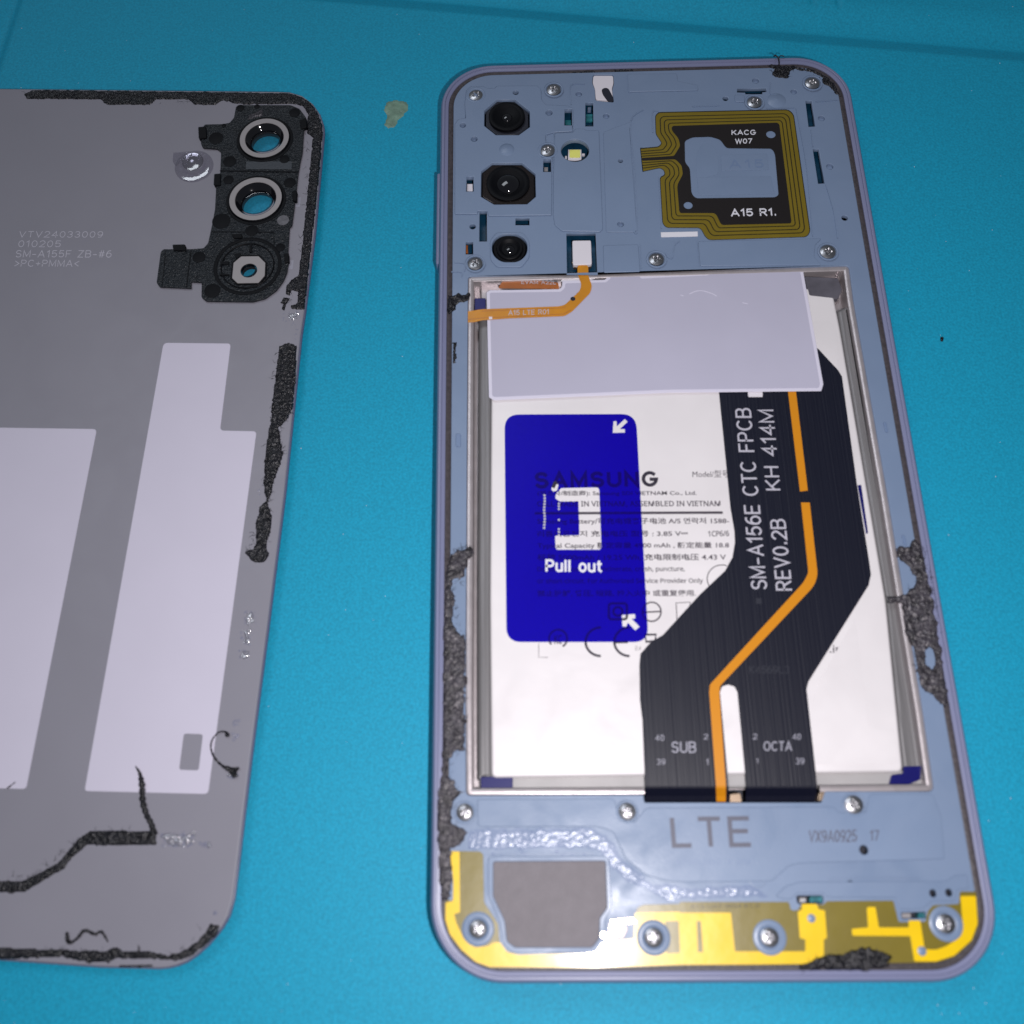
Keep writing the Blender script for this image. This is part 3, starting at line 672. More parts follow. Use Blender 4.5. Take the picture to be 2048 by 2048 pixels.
pad(cD([(590, 1000), (590, 800), (640, 720), (700, 720), (760, 790), (760, 960)]), h=0.03, r=6, bevel=.01)

# ------------------------------------------------------------------ battery bay and battery
WP = PL(well_px, 6.7)
lipout = PL(well_px_plain, 6.72)
lipin = offset(lipout, 1.0)
sweep_ring('battery_bay_rim', [(offset(lipout, 0.06), 5.0), (offset(lipout, 0.06), 6.66), (offset(lipout, .2), 6.74), (offset(lipout, .8), 6.72), (lipin, 6.6), (offset(lipout, 1.02), 3.3)], M_lip, phone, gap=(P(1289, 1590, 6.7)[0], P(1641, 1590, 6.7)[0], P(1400, 1560, 6.7)[1]))
plate('battery_bay_floor', offset(lipout, 0.9), 3.0, 3.4, M_lip, phone)
ZB = 6.1
batt_px = [(984, 592), (1664, 575), (1681, 660), (1772, 1200), (1806, 1543), (983, 1555), (980, 1200)]
batt = pplate('battery', batt_px, 3.5, ZB, M_batt, phone, r=12, bevel=0.35)
# rolled foil sides and the sealed end
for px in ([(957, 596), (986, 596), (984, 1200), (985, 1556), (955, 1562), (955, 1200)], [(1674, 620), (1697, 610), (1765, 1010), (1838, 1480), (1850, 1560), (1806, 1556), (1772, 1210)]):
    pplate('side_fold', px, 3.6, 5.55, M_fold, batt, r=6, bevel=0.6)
M_end = mat('battery_end_foil', (0.36, 0.35, 0.35), 0.45, noise_s=0.15, noise_a=0.1)
pplate('sealed_end', [(958, 1548), (1840, 1538), (1848, 1572), (960, 1580)], 3.6, 5.2, M_end, batt, bevel=0.3, r=4)
pplate('sealed_end', [(960, 570), (1672, 552), (1680, 600), (962, 615)], 3.6, 5.0, M_lip, batt, bevel=0.3, r=4)
M_greytape = mat('grey_tape', (0.10, 0.095, 0.115), 0.4, noise_s=.4, noise_a=.2)
pplate('tape_patch', cF([(1040, 125), (1300, 140), (1330, 230), (1300, 300), (1075, 275)]), 5.0, 6.12, M_greytape, batt, r=4, bevel=.1)
pplate('tape_patch', cI([(418, 185), (640, 180), (640, 262), (420, 272)]), 5.0, 5.62, M_navy, batt, r=3, bevel=.08)
pplate('tape_patch', cH([(1310, 1715), (1425, 1712), (1420, 1800), (1350, 1830), (1220, 1830), (1235, 1770), (1310, 1760)]), 5.0, 5.70, M_navy, batt, r=3, bevel=.08)
pplate('tape_patch', cE([(345, 295), (430, 295), (430, 385), (345, 385)]), 5.4, 5.9, M_navy, batt, r=2, bevel=.08)
pplate('tape_patch', cN([(208, 1022), (228, 1020), (266, 1285), (255, 1292)]), 5.6, 6.16, M_navy, batt, bevel=.04)
pplate('foil_step', cH([(760, 1180), (1000, 760), (1080, 1440), (1110, 1475), (1250, 1480), (1280, 1700), (740, 1705), (700, 1400)]), ZB + .001, ZB + .045, M_batt, batt, r=6, bevel=.02)
pplate('foil_step', cF([(1100, 480), (1150, 470), (1250, 475), (1290, 560), (1300, 760), (1290, 830), (1150, 690)]), ZB + .001, ZB + .045, M_batt, batt, r=8, bevel=.02)
# print on the battery
ZT = ZB + 0.004
stext('brand_lettering', 'SAMSUNG', cG([(668, 142), (1470, 135), (1474, 236), (672, 250)]), ZT, M_blackprint, batt, w=.27, gap=.36)
T = [(690, 262, 1716, 300, '(제조자/制造商): Samsung SDI VIETNAM Co., Ltd.'), (690, 330, 1870, 370, 'CELL MADE IN VIETNAM, ASSEMBLED IN VIETNAM'),
     (690, 438, 1925, 484, 'Samsung Battery/可充电锂离子电池 A/S 연락처 1588-'), (690, 520, 1660, 560, '리튬이온전지 充电电压 型号 : 3.85 V⎓'), (1790, 522, 1925, 558, '1CP6/6'),
     (690, 595, 1925, 640, 'Typical Capacity 额定容量 4900 mAh , 额定能量 18.8'), (690, 670, 1905, 715, '标称 5000mAh / 19.25 Wh, 充电限制电压 4.43 V'),
     (690, 752, 1640, 792, 'Do not disassemble, incinerate, crush, puncture,'), (690, 828, 1758, 868, 'or short-circuit. For Authorized Service Provider Only'),
     (690, 903, 1712, 946, '禁止拆解, 挤压, 短路, 投入火中 或重复使用.')]
for x0, y0, x1, y1, s in T: text('small_print', s, Q4(cG, x0, y0, x1, y1, -3, 2), ZT, M_greytext, batt, bold=.016)
text('small_print', 'Model/型号', Q4(cG, 1690, 132, 1925, 178, -2), ZT, M_greytext, batt, bold=.0)
text('small_print', '.in', Q4(cH, 835, 935, 910, 985), ZT, M_greytext, batt, bold=.014)
ribbon('printed_rule', cG([(675, 408), (1885, 403)]), ZT, 5.5, 0.01, M_greytext, batt)
def icon(name, px, w=2.6, closed=False, m=M_greytext): return ribbon(name, px, ZT, w, 0.01, m, batt, closed=closed)
def arc(cx, cy, rx, ry, a0, a1, n=18): return [(cx + rx * math.cos(math.radians(a0 + (a1 - a0) * k / n)), cy + ry * math.sin(math.radians(a0 + (a1 - a0) * k / n))) for k in range(n + 1)]
icon('printed_symbol', cG(arc(1100, 1235, 98, 92, -90, -270)), 5, m=M_blackprint)
icon('printed_symbol', cG(arc(1285, 1235, 98, 92, -90, -270)), 5, m=M_blackprint)
icon('printed_symbol', cG([(1190, 1238), (1275, 1236)]), 5, m=M_blackprint)
icon('printed_symbol', cG(arc(825, 1215, 58, 58, -220, 60)), 4)
icon('printed_symbol', cG(arc(1428, 1042, 60, 62, 0, 360)), 3.2)
icon('printed_symbol', cG([(1370, 1045), (1485, 1040)]), 3.2)
icon('printed_symbol', cG([(1585, 985), (1675, 980), (1668, 1085), (1590, 1090)]), 2.2, True)
icon('printed_symbol', cG(rect(1152, 988, 1268, 1090, 20)), 5, True, m=M_blackprint)
icon('printed_symbol', cG(arc(1210, 1040, 30, 28, 0, 360)), 5, m=M_blackprint)
icon('printed_symbol', cG([(1385, 1190), (1455, 1188), (1450, 1230), (1392, 1235)]), 5, True, m=M_blackprint)
icon('printed_symbol', cG(arc(1880, 830, 95, 90, 140, 290)), 2)
icon('printed_symbol', cG([(700, 1245), (700, 1335), (760, 1336)]), 1.2)
text('small_print', 'KC', Q4(cG, 800, 1190, 850, 1250), ZT, M_greytext, batt, bold=.02)
text('small_print', '证 LR', Q4(cG, 1320, 1262, 1360, 1290), ZT, M_greytext, batt)

# blue see-through pull tab
tab_px = fillet([(1009, 829), (1272, 828), (1297, 1284), (1013, 1284)], 30, 8)
arrow1 = cE([(1418, 1245), (1442, 1245), (1444, 1285), (1505, 1228), (1528, 1250), (1468, 1305), (1506, 1306), (1506, 1334), (1412, 1336)])
arrow2 = cG([(1235, 1062), (1320, 1056), (1322, 1084), (1300, 1088), (1350, 1138), (1322, 1162), (1275, 1112), (1262, 1138), (1240, 1136)])
ico = cG([(845, 245), (1080, 240), (1090, 255), (1104, 628), (1094, 642), (818, 642), (808, 628), (806, 552), (962, 548), (956, 332), (835, 332), (806, 310), (812, 280)])
blob1 = cG([(795, 205), (812, 198), (828, 225), (818, 262), (795, 268), (782, 255), (784, 235)])
ZL = ZB + 0.06
pplate('pull_tab', tab_px, ZB + 0.03, ZL, M_bluefilm, batt, holes=[arrow1, arrow2, fillet(ico, 2), blob1], label='blue see-through pull tab with white arrows stuck on the battery')
stext('tab_lettering', 'Pull out', Q4(cG, 742, 703, 1110, 786, 4), ZL + .004, M_print, batt, w=.22, gap=.28)
for q in range(12): icon_px = cG([(737 + 2 * math.sin(q), 292 + q * 19)]); pplate('tab_dot', [(icon_px[0][0] + 2.6 * math.cos(a), icon_px[0][1] + 2.6 * math.sin(a)) for a in np.linspace(0, 5.5, 7)], ZL, ZL + .012, M_greyprint, batt)
for q, yq in enumerate((345, 362, 380, 450, 510, 528, 548)): icon_px = cG([(830, yq)]); pplate('tab_dot', [(icon_px[0][0] + 2.4 * math.cos(a), icon_px[0][1] + 2.4 * math.sin(a)) for a in np.linspace(0, 5.5, 7)], ZL, ZL + .012, M_greyprint, batt)

# ------------------------------------------------------------------ black ribbon cable over the battery
ZC = ZB + 0.16
cab = [(1420, 700)] + [(1438, 784), (1461, 1015), (1469, 1062), (1470, 1085), (1465, 1115), (1450, 1142), (1400, 1189), (1326, 1270), (1301, 1285), (1281, 1308), (1279, 1330), (1280, 1400), (1285, 1440), (1290, 1572),
       (1457, 1572), (1455, 1545), (1440, 1384), (1444, 1373), (1456, 1369), (1469, 1373), (1475, 1384), (1490, 1544), (1492, 1572), (1634, 1572), (1631, 1540), (1613, 1378), (1617, 1363), (1737, 1171), (1742, 1149), (1738, 1120), (1714, 970), (1684, 753), (1676, 740), (1636, 697), (1600, 690)]
fpc = pplate('ribbon_cable', cab, ZC - .10, ZC, M_fpc, phone, label='black ribbon cable with orange stripe crossing the battery')
def bend(x0, x1, zt, name, m, par, dz=0.0):
    rows = [(1571.5, ZC), (1576, ZC - .12), (1582, ZC - .5), (1592, ZC - 1.1), (1612, ZC - 1.9)]
    vs = []; fs = []
    for v, z in rows:
        z += dz; t = (v - 1571.5) / 33
        for u in (x0[0] + (x0[1] - x0[0]) * t, x1[0] + (x1[1] - x1[0]) * t): x, y = P(u, v, z); vs.append((x, y, z))
    for i in range(len(rows) - 1): fs.append((2 * i, 2 * i + 2, 2 * i + 3, 2 * i + 1))
    me = mesh_from(vs, fs); bm = bmesh.new(); bm.from_mesh(me)
    ext = bmesh.ops.extrude_face_region(bm, geom=bm.faces[:]); bmesh.ops.translate(bm, verts=[g for g in ext['geom'] if isinstance(g, bmesh.types.BMVert)], vec=(0, 0, -.08))
    bmesh.ops.recalc_face_normals(bm, faces=bm.faces); bm.to_mesh(me); bm.free()
    return link(me, name, m, par)
bend((1290, 1291), (1457, 1458), ZC, 'cable_bend', M_fpc, fpc); bend((1492, 1491), (1634, 1633), ZC, 'cable_bend', M_fpc, fpc)
pplate('orange_stripe', [(1575, 775), (1591, 775), (1615.6, 981), (1600, 983)], ZC, ZC + .03, M_orange, fpc)
pplate('orange_stripe', fillet([(1602, 1005), (1619.5, 1005), (1635.5, 1150), (1628, 1172), (1440, 1372), (1439, 1388), (1452, 1571.5), (1432, 1571.5), (1418.5, 1384), (1420, 1369), (1606, 1166), (1617, 1146)], [0, 0, 12, 12, 3, 3, 0, 0, 3, 3, 8, 8]), ZC, ZC + .03, M_orange, fpc)
bend((1432, 1433), (1452, 1451.5), ZC, 'orange_stripe', M_orange, fpc, dz=.03)
pplate('contact', [(1460, 1588), (1481, 1586), (1485, 1606), (1459, 1606)], 5.0, 5.6, M_gold, phone, r=3, bevel=.1)
pplate('contact', [(1638, 1585), (1658, 1583), (1660, 1600), (1636, 1602)], 5.0, 6.9, M_gold, phone, r=3, bevel=.1)
def vtext(s, xl0, xr0, yb, xl1, xr1, yt, m=M_greyprint, bold=.012): stext('cable_lettering', s, [(xl0, yb), (xl1, yt), (xr1, yt), (xr0, yb)], ZC + .004, m, fpc, w=.13)
vtext('SM-A156E CTC FPCB', 1502.5, 1535, 1179, 1469.5, 1501.5, 816)
vtext('REV0.2B', 1552, 1585, 1181, 1539.5, 1570.5, 1038)
vtext('KH 414M', 1531.5, 1561.5, 981, 1516, 1547, 819)
def ctext(s, x0, y0, x1, y1, m=M_dimprint, bold=.01): stext('cable_lettering', s, Q4(cQ, x0, y0, x1, y1), ZC + .004, m, fpc, w=.15)
ctext('SUB', 400, 208, 640, 318); ctext('OCTA', 1290, 205, 1565, 300)
for s, a, b_, c, d in (('40', 245, 142, 330, 202), ('2', 712, 135, 755, 188), ('39', 258, 376, 342, 432), ('1', 738, 376, 760, 436), ('2', 1187, 133, 1230, 188), ('40', 1570, 132, 1652, 192), ('1', 1218, 372, 1242, 420), ('39', 1600, 366, 1684, 428)):
    ctext(s, a, b_, c, d)
stext('cable_lettering', 'K4569L3', Q4(cH, 315, 1068, 575, 1118), ZC + .004, M_dark, fpc, w=.15)
pplate('cable_mark', cH([(358, 632), (395, 632), (398, 668), (362, 670)]), ZC, ZC + .01, M_dark, fpc)

# ------------------------------------------------------------------ pale sheet over battery and cable
sh = cE([(437, 250), (460, 232), (1000, 225), (1020, 205), (1022, 160), (1350, 152), (1370, 135), (1372, 92), (1632, 90), (1645, 122)]) + cF([(285, 98), (300, 72), (1022, 42), (1186, 960), (1170, 1012)]) + [(1620, 782), (1340, 785)] + cE([(490, 1082), (455, 1060)])
ZW = 6.62
shp = pplate('insulating_sheet', sh, ZW - .16, ZW, M_sheetrim, phone, r=2.5, bevel=.06, label='pale lavender plastic sheet over the top of the battery')
shi = offset(PL(sh, ZW + .02), 0.55)
plate('sheet_face', fillet(shi, .3), ZW - .02, ZW + .02, M_sheet, shp)
pplate('white_tag', cF([(600, 1015), (716, 1015), (716, 1058), (606, 1058)]), ZC, ZC + .08, M_white, phone, bevel=.02)
pplate('white_tag', [(1130, 553), (1212, 549), (1175, 562), (1120, 563)], 6.3, 6.5, M_white, phone)

# ------------------------------------------------------------------ amber flex strips
ZF = 6.78
fx = cE([(222, 408), (400, 380), (1000, 358), (1045, 345), (1160, 235), (1170, 185), (1140, 110), (1140, 40), (1222, 40), (1225, 125), (1252, 200), (1240, 252), (1100, 395), (1040, 432), (600, 450), (400, 465), (340, 480), (222, 486)])
am = pplate('amber_flex_strip', fx, ZF - .08, ZF, M_amber, phone, r=5, label='amber flex strip running from the white connector to the left edge')
stext('flex_lettering', 'A15 LTE R01', Q4(cE, 605, 388, 920, 428, -8), ZF + .004, M_greyprint, am, w=.15)
x, y = cE([(1105, 300)])[0]; plate('hole_mark', circ_w(x, y, 5, ZF + .01, 14), ZF, ZF + .01, M_dark, am)
pplate('glue_dot', cE([(455, 438), (480, 438), (482, 456), (456, 458)]), ZF, ZF + .06, M_white, am, r=1)
ribbon('strip_edge', cE([(222, 470), (400, 448), (1030, 418), (1090, 385)]), ZF + .002, 1.2, .006, M_brown, am)
ribbon('strip_edge', cE([(400, 395), (1010, 372), (1050, 362)]), ZF + .002, 1.2, .006, M_brown, am)
cn = pplate('flex_connector', cC([(1195, 1600), (1352, 1598), (1360, 1800), (1200, 1805)]), 6.0, 6.95, M_white, phone, r=3.5, bevel=.1, label='small white connector block in its opening')
pplate('connector_base', cC([(1190, 1780), (1362, 1780), (1355, 1818), (1300, 1828), (1210, 1825)]), 5.6, 6.3, M_gold, cn, bevel=.05)
bf = pplate('brown_flex_strip', cE([(525, 215), (560, 165), (600, 150), (690, 145), (990, 175), (1000, 222), (560, 218)]), 6.2, 6.3, M_brown, phone, r=3, label='short brown flex strip tucked behind the pale sheet')
stext('flex_lettering', 'EVAM A22L', Q4(cE, 705, 155, 975, 185, 4), 6.3, M_greyprint, bf, w=.15)
pplate('bay_step', cE([(150, 330), (330, 345), (340, 530), (260, 520), (225, 480)]), 6.3, 6.55, M_lip, phone, r=3, bevel=.05)

# ------------------------------------------------------------------ lower part: antenna film, traces, speaker
ZY = ZS + 0.06
def arc_in(ins, q):   # pieces of the rounded outline, world mm
    return rrect(ins)
olive_px = cI([(212, 697), (415, 700), (436, 720), (442, 1050), (540, 1200), (548, 1322), (600, 1392), (680, 1412), (1150, 1402), (1222, 1345), (1300, 1312), (1470, 1300), (1478, 1155), (1500, 1090), (1540, 1068), (1790, 1062)]) \
    + cJ([(0, 772), (638, 772), (650, 822), (690, 822), (705, 790), (845, 786), (858, 768), (1250, 765), (1280, 890), (1440, 888), (1450, 830), (1482, 792), (1634, 785), (1638, 712), (1734, 712), (1748, 900), (1712, 1000), (1610, 1092), (1500, 1128), (1000, 1132), (400, 1142), (0, 1144)]) \
    + cI([(1200, 1505), (480, 1502), (380, 1465), (280, 1380), (200, 1270), (170, 1170), (172, 1050), (190, 1035), (226, 1040), (228, 900), (212, 760)])
af = plate('antenna_film', PL(fillet(olive_px, 4), ZY), ZS + .003, ZY, M_film, phone, bevel=0.02, label='yellow flexible antenna film along the bottom edge')
left_y = cI([(212, 700), (272, 700), (276, 1120), (236, 1132), (250, 1190), (300, 1300), (380, 1362), (470, 1352), (510, 1326), (552, 1326), (602, 1394), (682, 1414), (1150, 1404), (1222, 1342), (1480, 1300), (1482, 1125), (1790, 1115)]) \
    + cJ([(0, 835), (298, 835), (322, 1062), (734, 1062), (734, 992), (702, 984), (690, 830), (714, 818), (714, 784), (800, 784), (812, 816), (848, 822), (860, 984), (842, 992), (842, 1085), (735, 1136), (400, 1138), (0, 1140)]) \
    + cI([(1200, 1500), (480, 1496), (384, 1460), (286, 1376), (206, 1268), (176, 1170), (178, 1055), (228, 1042), (230, 900), (214, 760)])
ty = plate('copper_trace', PL(fillet(left_y, 2), ZY + .03), ZY - .01, ZY + .03, M_yellow, af)
right_y = cJ([(1005, 930), (1102, 922), (1094, 812), (1100, 802), (1144, 802), (1164, 922), (1340, 922), (1338, 880), (1406, 880), (1432, 1050), (1500, 1052), (1562, 1030), (1622, 990), (1656, 900), (1642, 738), (1732, 738), (1742, 900), (1706, 996), (1606, 1086), (1500, 1120), (1372, 1120), (1348, 972), (1010, 970)])
plate('copper_trace', PL(fillet(right_y, 3), ZY + .03), ZY - .01, ZY + .03, M_yellow, af)
pplate('dark_window', cI([(1690, 1180), (1785, 1180), (1795, 1400), (1700, 1405)]), ZY + .02, ZY + .05, M_film, af, r=3)
pplate('dark_window', cJ([(98, 885), (122, 885), (135, 1066), (105, 1066)]), ZY + .02, ZY + .05, M_film, af)
pplate('dark_window', cI([(1305, 1190), (1420, 1195), (1430, 1240), (1400, 1300), (1360, 1290), (1340, 1250), (1300, 1240)]), ZY + .02, ZY + .16, M_brown, af, r=3, bevel=.04)
pplate('foil_fragment', cI([(1310, 1172), (1470, 1158), (1500, 1190), (1440, 1200), (1330, 1196)]), ZY + .02, ZY + .22, M_gold, af, r=2, bevel=.05)
pplate('foil_fragment', cI([(1250, 1255), (1340, 1262), (1362, 1300), (1290, 1310), (1245, 1290)]), ZY + .02, ZY + .22, M_gold, af, r=2, bevel=.05)
for k_, (x0, y0, x1, y1) in enumerate([(0, 782, 470, 802)]): text('faint_lettering', 'A15-UAT-W04 R1.0', Q4(cJ, 60, 788, 465, 812, -6), ZY + .003, M_groove, af)
for u, v, r in scr_ant:
    R = mm_of(u, v, r + 15, ZY + .1); R2 = mm_of(u, v, r + 2, ZY + .1)
    lathe('screw_boss', u, v, ZY + .12, [(R, ZS - .1), (R, ZY + .16), (R - .15, ZY + .24), (R2 + .25, ZY + .24), (R2, ZY + .05), (R2 * .6, ZY + .02), (0.01, ZY + .02)], M_shell, phone, 40)
for x, y, r in ((768, 868, 24), (1415, 1060, 26)):
    u, v = cJ([(x, y)])[0]; R = mm_of(u, v, r / 2.927, ZY)
    lathe('rivet', u, v, ZY, [(R, ZY), (R, ZY + .12), (R * .6, ZY + .2), (0.01, ZY + .22)], M_shell, phone, 20)
# speaker
pad_spk = cI([(470, 735), (1300, 730), (1325, 1090), (1275, 1165), (1272, 1310), (1210, 1398), (630, 1400), (570, 1335), (550, 1185), (470, 1015)])
plate('speaker_frame', PL(fillet(pad_spk, 8), ZS + .2), ZS + .003, ZS + .2, M_shell, phone, holes=[HW['spk']], bevel=.09)
plate('speaker_mesh', offset(HW['spk'], -.15), 6.3, 6.72, M_mesh, phone, label='dark grey speaker mesh at the bottom left')
# moulded steps and print on the lower shell
def lowpad(px, h, r=6): return plate('raised_pad', PL(fillet(px, r), ZS + h), ZS + .003, ZS + h, M_shell, phone, bevel=.08,
                                     holes=[v for k, v in HW.items() if all(inside(p, PL(px, ZS + h)) for p in v)])
lowpad(cI([(395, 340), (1340, 335), (1380, 480), (1480, 500), (1560, 400), (2150, 395)]) + cJ([(900, 215), (930, 250), (1090, 250), (1110, 140), (1480, 140), (1530, 270), (1550, 520), (700, 545), (640, 560), (540, 650), (250, 655), (0, 655)]) + cI([(1700, 905), (1560, 860), (1420, 750), (1330, 560), (1220, 528), (400, 530)]), .20)
lowpad(cJ([(560, 735), (620, 680), (700, 655), (1560, 650), (1600, 620), (1680, 610), (1690, 690), (1620, 700), (1610, 765), (1470, 770), (1420, 815), (1290, 815), (1262, 745), (860, 745), (845, 720), (680, 720), (660, 755), (600, 755)]), .17, 4)
stext('shell_lettering', 'LTE', [(1338, 1634), (1500, 1632), (1505, 1694), (1343, 1696)], ZS + .205, M_shellprint, phone, w=.17, gap=.34, h=.004)
stext('shell_lettering', 'VX9A0925', Q4(cJ, 755, 352, 1035, 424, -3), ZS + .205, M_shellprint, phone, w=.13, h=.004)
stext('shell_lettering', '17', Q4(cJ, 1112, 352, 1165, 415), ZS + .205, M_shellprint, phone, w=.13, h=.004)
text('embossed_lettering', '4 M00202 1 29', Q4(cJ, -90, 525, 410, 555, -4), ZS + .205, M_shell2, phone)
ringlet(*cJ([(455, 640)])[0], 17, 4, ZS + .1, .05, M_shell)
ringlet(*cJ([(125, 550)])[0], 11, 3, ZS + .1, .05, M_shell2)
# glossy glue left on the lower shell
crust('glue_residue', [cI([(340, 565), (400, 548), (1180, 545), (1290, 600), (1340, 660), (1400, 770), (1500, 840), (1600, 930), (1740, 930)]) + cJ([(0, 690), (430, 680), (520, 740), (0, 755)]) + cI([(1680, 1020), (1540, 940), (1430, 900), (1320, 800), (1250, 700), (1190, 675), (340, 682)])], ZS + .1, .16, M_residue, phone, freq=.8, res=.2)
# ------------------------------------------------------------------ torn adhesive on the phone
crust('torn_adhesive', [cP([(105, 190), (150, 120), (180, 112), (250, 108), (268, 140), (225, 175), (215, 280), (150, 300), (132, 350), (152, 430), (140, 560), (165, 612), (215, 640), (215, 1325), (160, 1340), (100, 1400), (98, 1480), (150, 1520), (165, 1560), (205, 1580), (140, 1640), (125, 1700), (130, 1780), (185, 1790), (225, 1815), (210, 1870), (180, 1900), (110, 1925), (95, 1935), (45, 1935), (42, 1780), (38, 1650), (70, 1440), (78, 1200), (82, 700), (88, 400)])], ZS - .15, .55, M_foam2, phone)
crust('torn_adhesive', [cI([(120, 640), (210, 620), (222, 760), (226, 900), (215, 1020), (150, 1035), (125, 900)])], ZS - .15, .55, M_foam2, phone)
crust('torn_adhesive', [cE([(142, 265), (302, 262), (290, 310), (200, 340), (195, 390), (155, 408), (120, 385), (145, 350)])], ZS - .1, .5, M_foam, phone)
crust('torn_adhesive', [cE([(172, 640), (208, 635), (208, 800), (172, 800)])], ZS - .1, .35, M_foam, phone, rag=.25)
crust('torn_adhesive', [cH([(1378, 255), (1415, 280), (1455, 420), (1490, 560), (1545, 900), (1605, 1325), (1560, 1318), (1500, 1262), (1425, 1205), (1395, 1060), (1375, 950), (1335, 860), (1315, 720), (1300, 655), (1218, 655), (1215, 620), (1308, 612), (1375, 560), (1395, 518), (1350, 430), (1285, 385), (1262, 305), (1300, 290), (1350, 305)])], ZS - .15, .7, M_foam2, phone,
      holes=[cH([(1455, 965), (1485, 950), (1512, 985), (1520, 1060), (1500, 1088), (1470, 1060)])])
crust('torn_adhesive', [cJ([(700, 1165), (740, 1130), (820, 1088), (1030, 1055), (1085, 1035), (1180, 1052), (1222, 1080), (1238, 1112), (1220, 1152), (1100, 1172)])], ZS - .15, .75, M_foam, phone)
crust('torn_adhesive', [cD([(1145, 110), (1200, 112), (1300, 122), (1390, 125), (1500, 152), (1600, 205), (1660, 262), (1705, 345), (1670, 345), (1610, 275), (1568, 260), (1562, 205), (1480, 172), (1350, 152), (1312, 160), (1310, 205), (1290, 216), (1190, 206), (1172, 180), (1185, 150)])], ZS - .2, .6, M_foam, phone, rag=.2)
crust('torn_adhesive', [cC([(1200, 178), (1380, 165), (1385, 185), (1210, 200)]), cC([(1545, 162), (1700, 158), (1710, 178), (1550, 188)])], ZS - .25, .35, M_foam, phone, rag=.15)
wz = 7.5
tube('adhesive_thread', [(*P(u, v, z), z) for (u, v), z in zip(smooth_line(cD([(1228, 130), (1230, 95), (1222, 60), (1200, 42), (1190, 48)]), 4), np.linspace(7.2, 8.2, 17))], .13, M_foam, phone)
tube('adhesive_thread', [(*P(u, v, 7.7), 7.7) for u, v in smooth_line(cD([(1226, 70), (1240, 44), (1268, 48)]), 4)], .09, M_foam, phone)
x, y = cM([(0, 0)])[0]
for (u0, v0) in ((cF([(1655, 1275)])[0]), (cH([(1305, 245)])[0])):
    pplate('clip_slot', [(u0 - 2, v0 - 6), (u0 + 4, v0 - 6), (u0 + 9, v0 + 14), (u0 + 3, v0 + 14)], ZS + .003, ZS + .22, M_shell2, phone, r=2, bevel=.08)
u0, v0 = cE([(218, 1390)])[0]; pplate('clip_slot', [(u0 - 5, v0 - 13), (u0 + 5, v0 - 13), (u0 + 5, v0 + 13), (u0 - 5, v0 + 13)], ZS + .003, ZS + .22, M_shell2, phone, r=3, bevel=.08)

# ------------------------------------------------------------------ the back cover lying beside it
ZV = 2.6
cov = thing('back_cover', 'grey phone back cover lying inside up with camera rings and torn black adhesive', 'phone cover', (*P(200, 1000, 0), 0))
cpx = [(-150, 172), (0, 177), (556, 183)] + cA([(1600, 232), (1668, 252), (1722, 292), (1762, 350), (1782, 410), (1785, 450), (1770, 620), (1735, 1000), (1680, 1430)]) + [(601, 668), (568, 985), (532, 1269), (499, 1522)] \
    + cK([(1640, 960), (1605, 1230), (1572, 1350), (1530, 1425), (1480, 1490), (1420, 1558), (1350, 1620), (1290, 1662), (1220, 1692), (1160, 1706), (1100, 1712), (700, 1702), (0, 1652)]) + [(-560, 1885), (-620, 1860), (-645, 1800), (-600, 1500), (-215, 260), (-190, 195)]
def circ_px(fr, x, y, r): u, v = fr([(x, y)])[0]; return u, v, r / {cA: 2.76, cB: 4.2}[fr]
r1 = circ_px(cB, 960, 402, 205); r2 = circ_px(cB, 886, 912, 219); r3 = circ_px(cB, 830, 1515, 70)
COVO = PL(cpx, ZV)
covh = [circ_w(r1[0], r1[1], r1[2] * .7, ZV, 32), circ_w(r2[0], r2[1], r2[2] * .7, ZV, 32), circ_w(r3[0], r3[1], r3[2] * 1.05, ZV, 24)]
cv = plate('cover_panel', COVO, ZV - 1.0, ZV, M_cover, cov, holes=covh, bevel=.22)
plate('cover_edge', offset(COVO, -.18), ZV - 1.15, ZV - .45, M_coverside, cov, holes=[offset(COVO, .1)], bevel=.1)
# pads
ZP = ZV + .06
pA = fillet([(327, 685.5), (461.5, 687), (440, 861), (513, 862.6), (416, 1588), (169, 1582)], [9, 7, 8, 7, 9, 7])
pplate('pale_pad', pA, ZV + .003, ZP, M_label, cov, holes=[fillet(cK([(1268, 93), (1400, 98), (1370, 348), (1235, 343)]), 6)], bevel=.02, label='pale stepped pad with a small window beside the right edge of the cover')
pplate('pale_pad', fillet([(-215, 852), (193.6, 858), (52, 1578), (-400, 1566)], 8), ZV + .003, ZP, M_label, cov, bevel=.02, label='wide pale pad at the left edge of the picture')
for s, x0, y0, x1, y1 in (('VTV24033009', 108, 1000, 572, 1035), ('010205', 104, 1051, 340, 1088), ('SM-A155F ZB-#6', 90, 1105, 620, 1145), ('>PC+PMMA<', 84, 1158, 440, 1196)):
    stext('cover_lettering', s, Q4(cA, x0, y0, x1, y1, 1, -6), ZV, M_greyprint, cov, w=.11, h=.008, gap=.3)
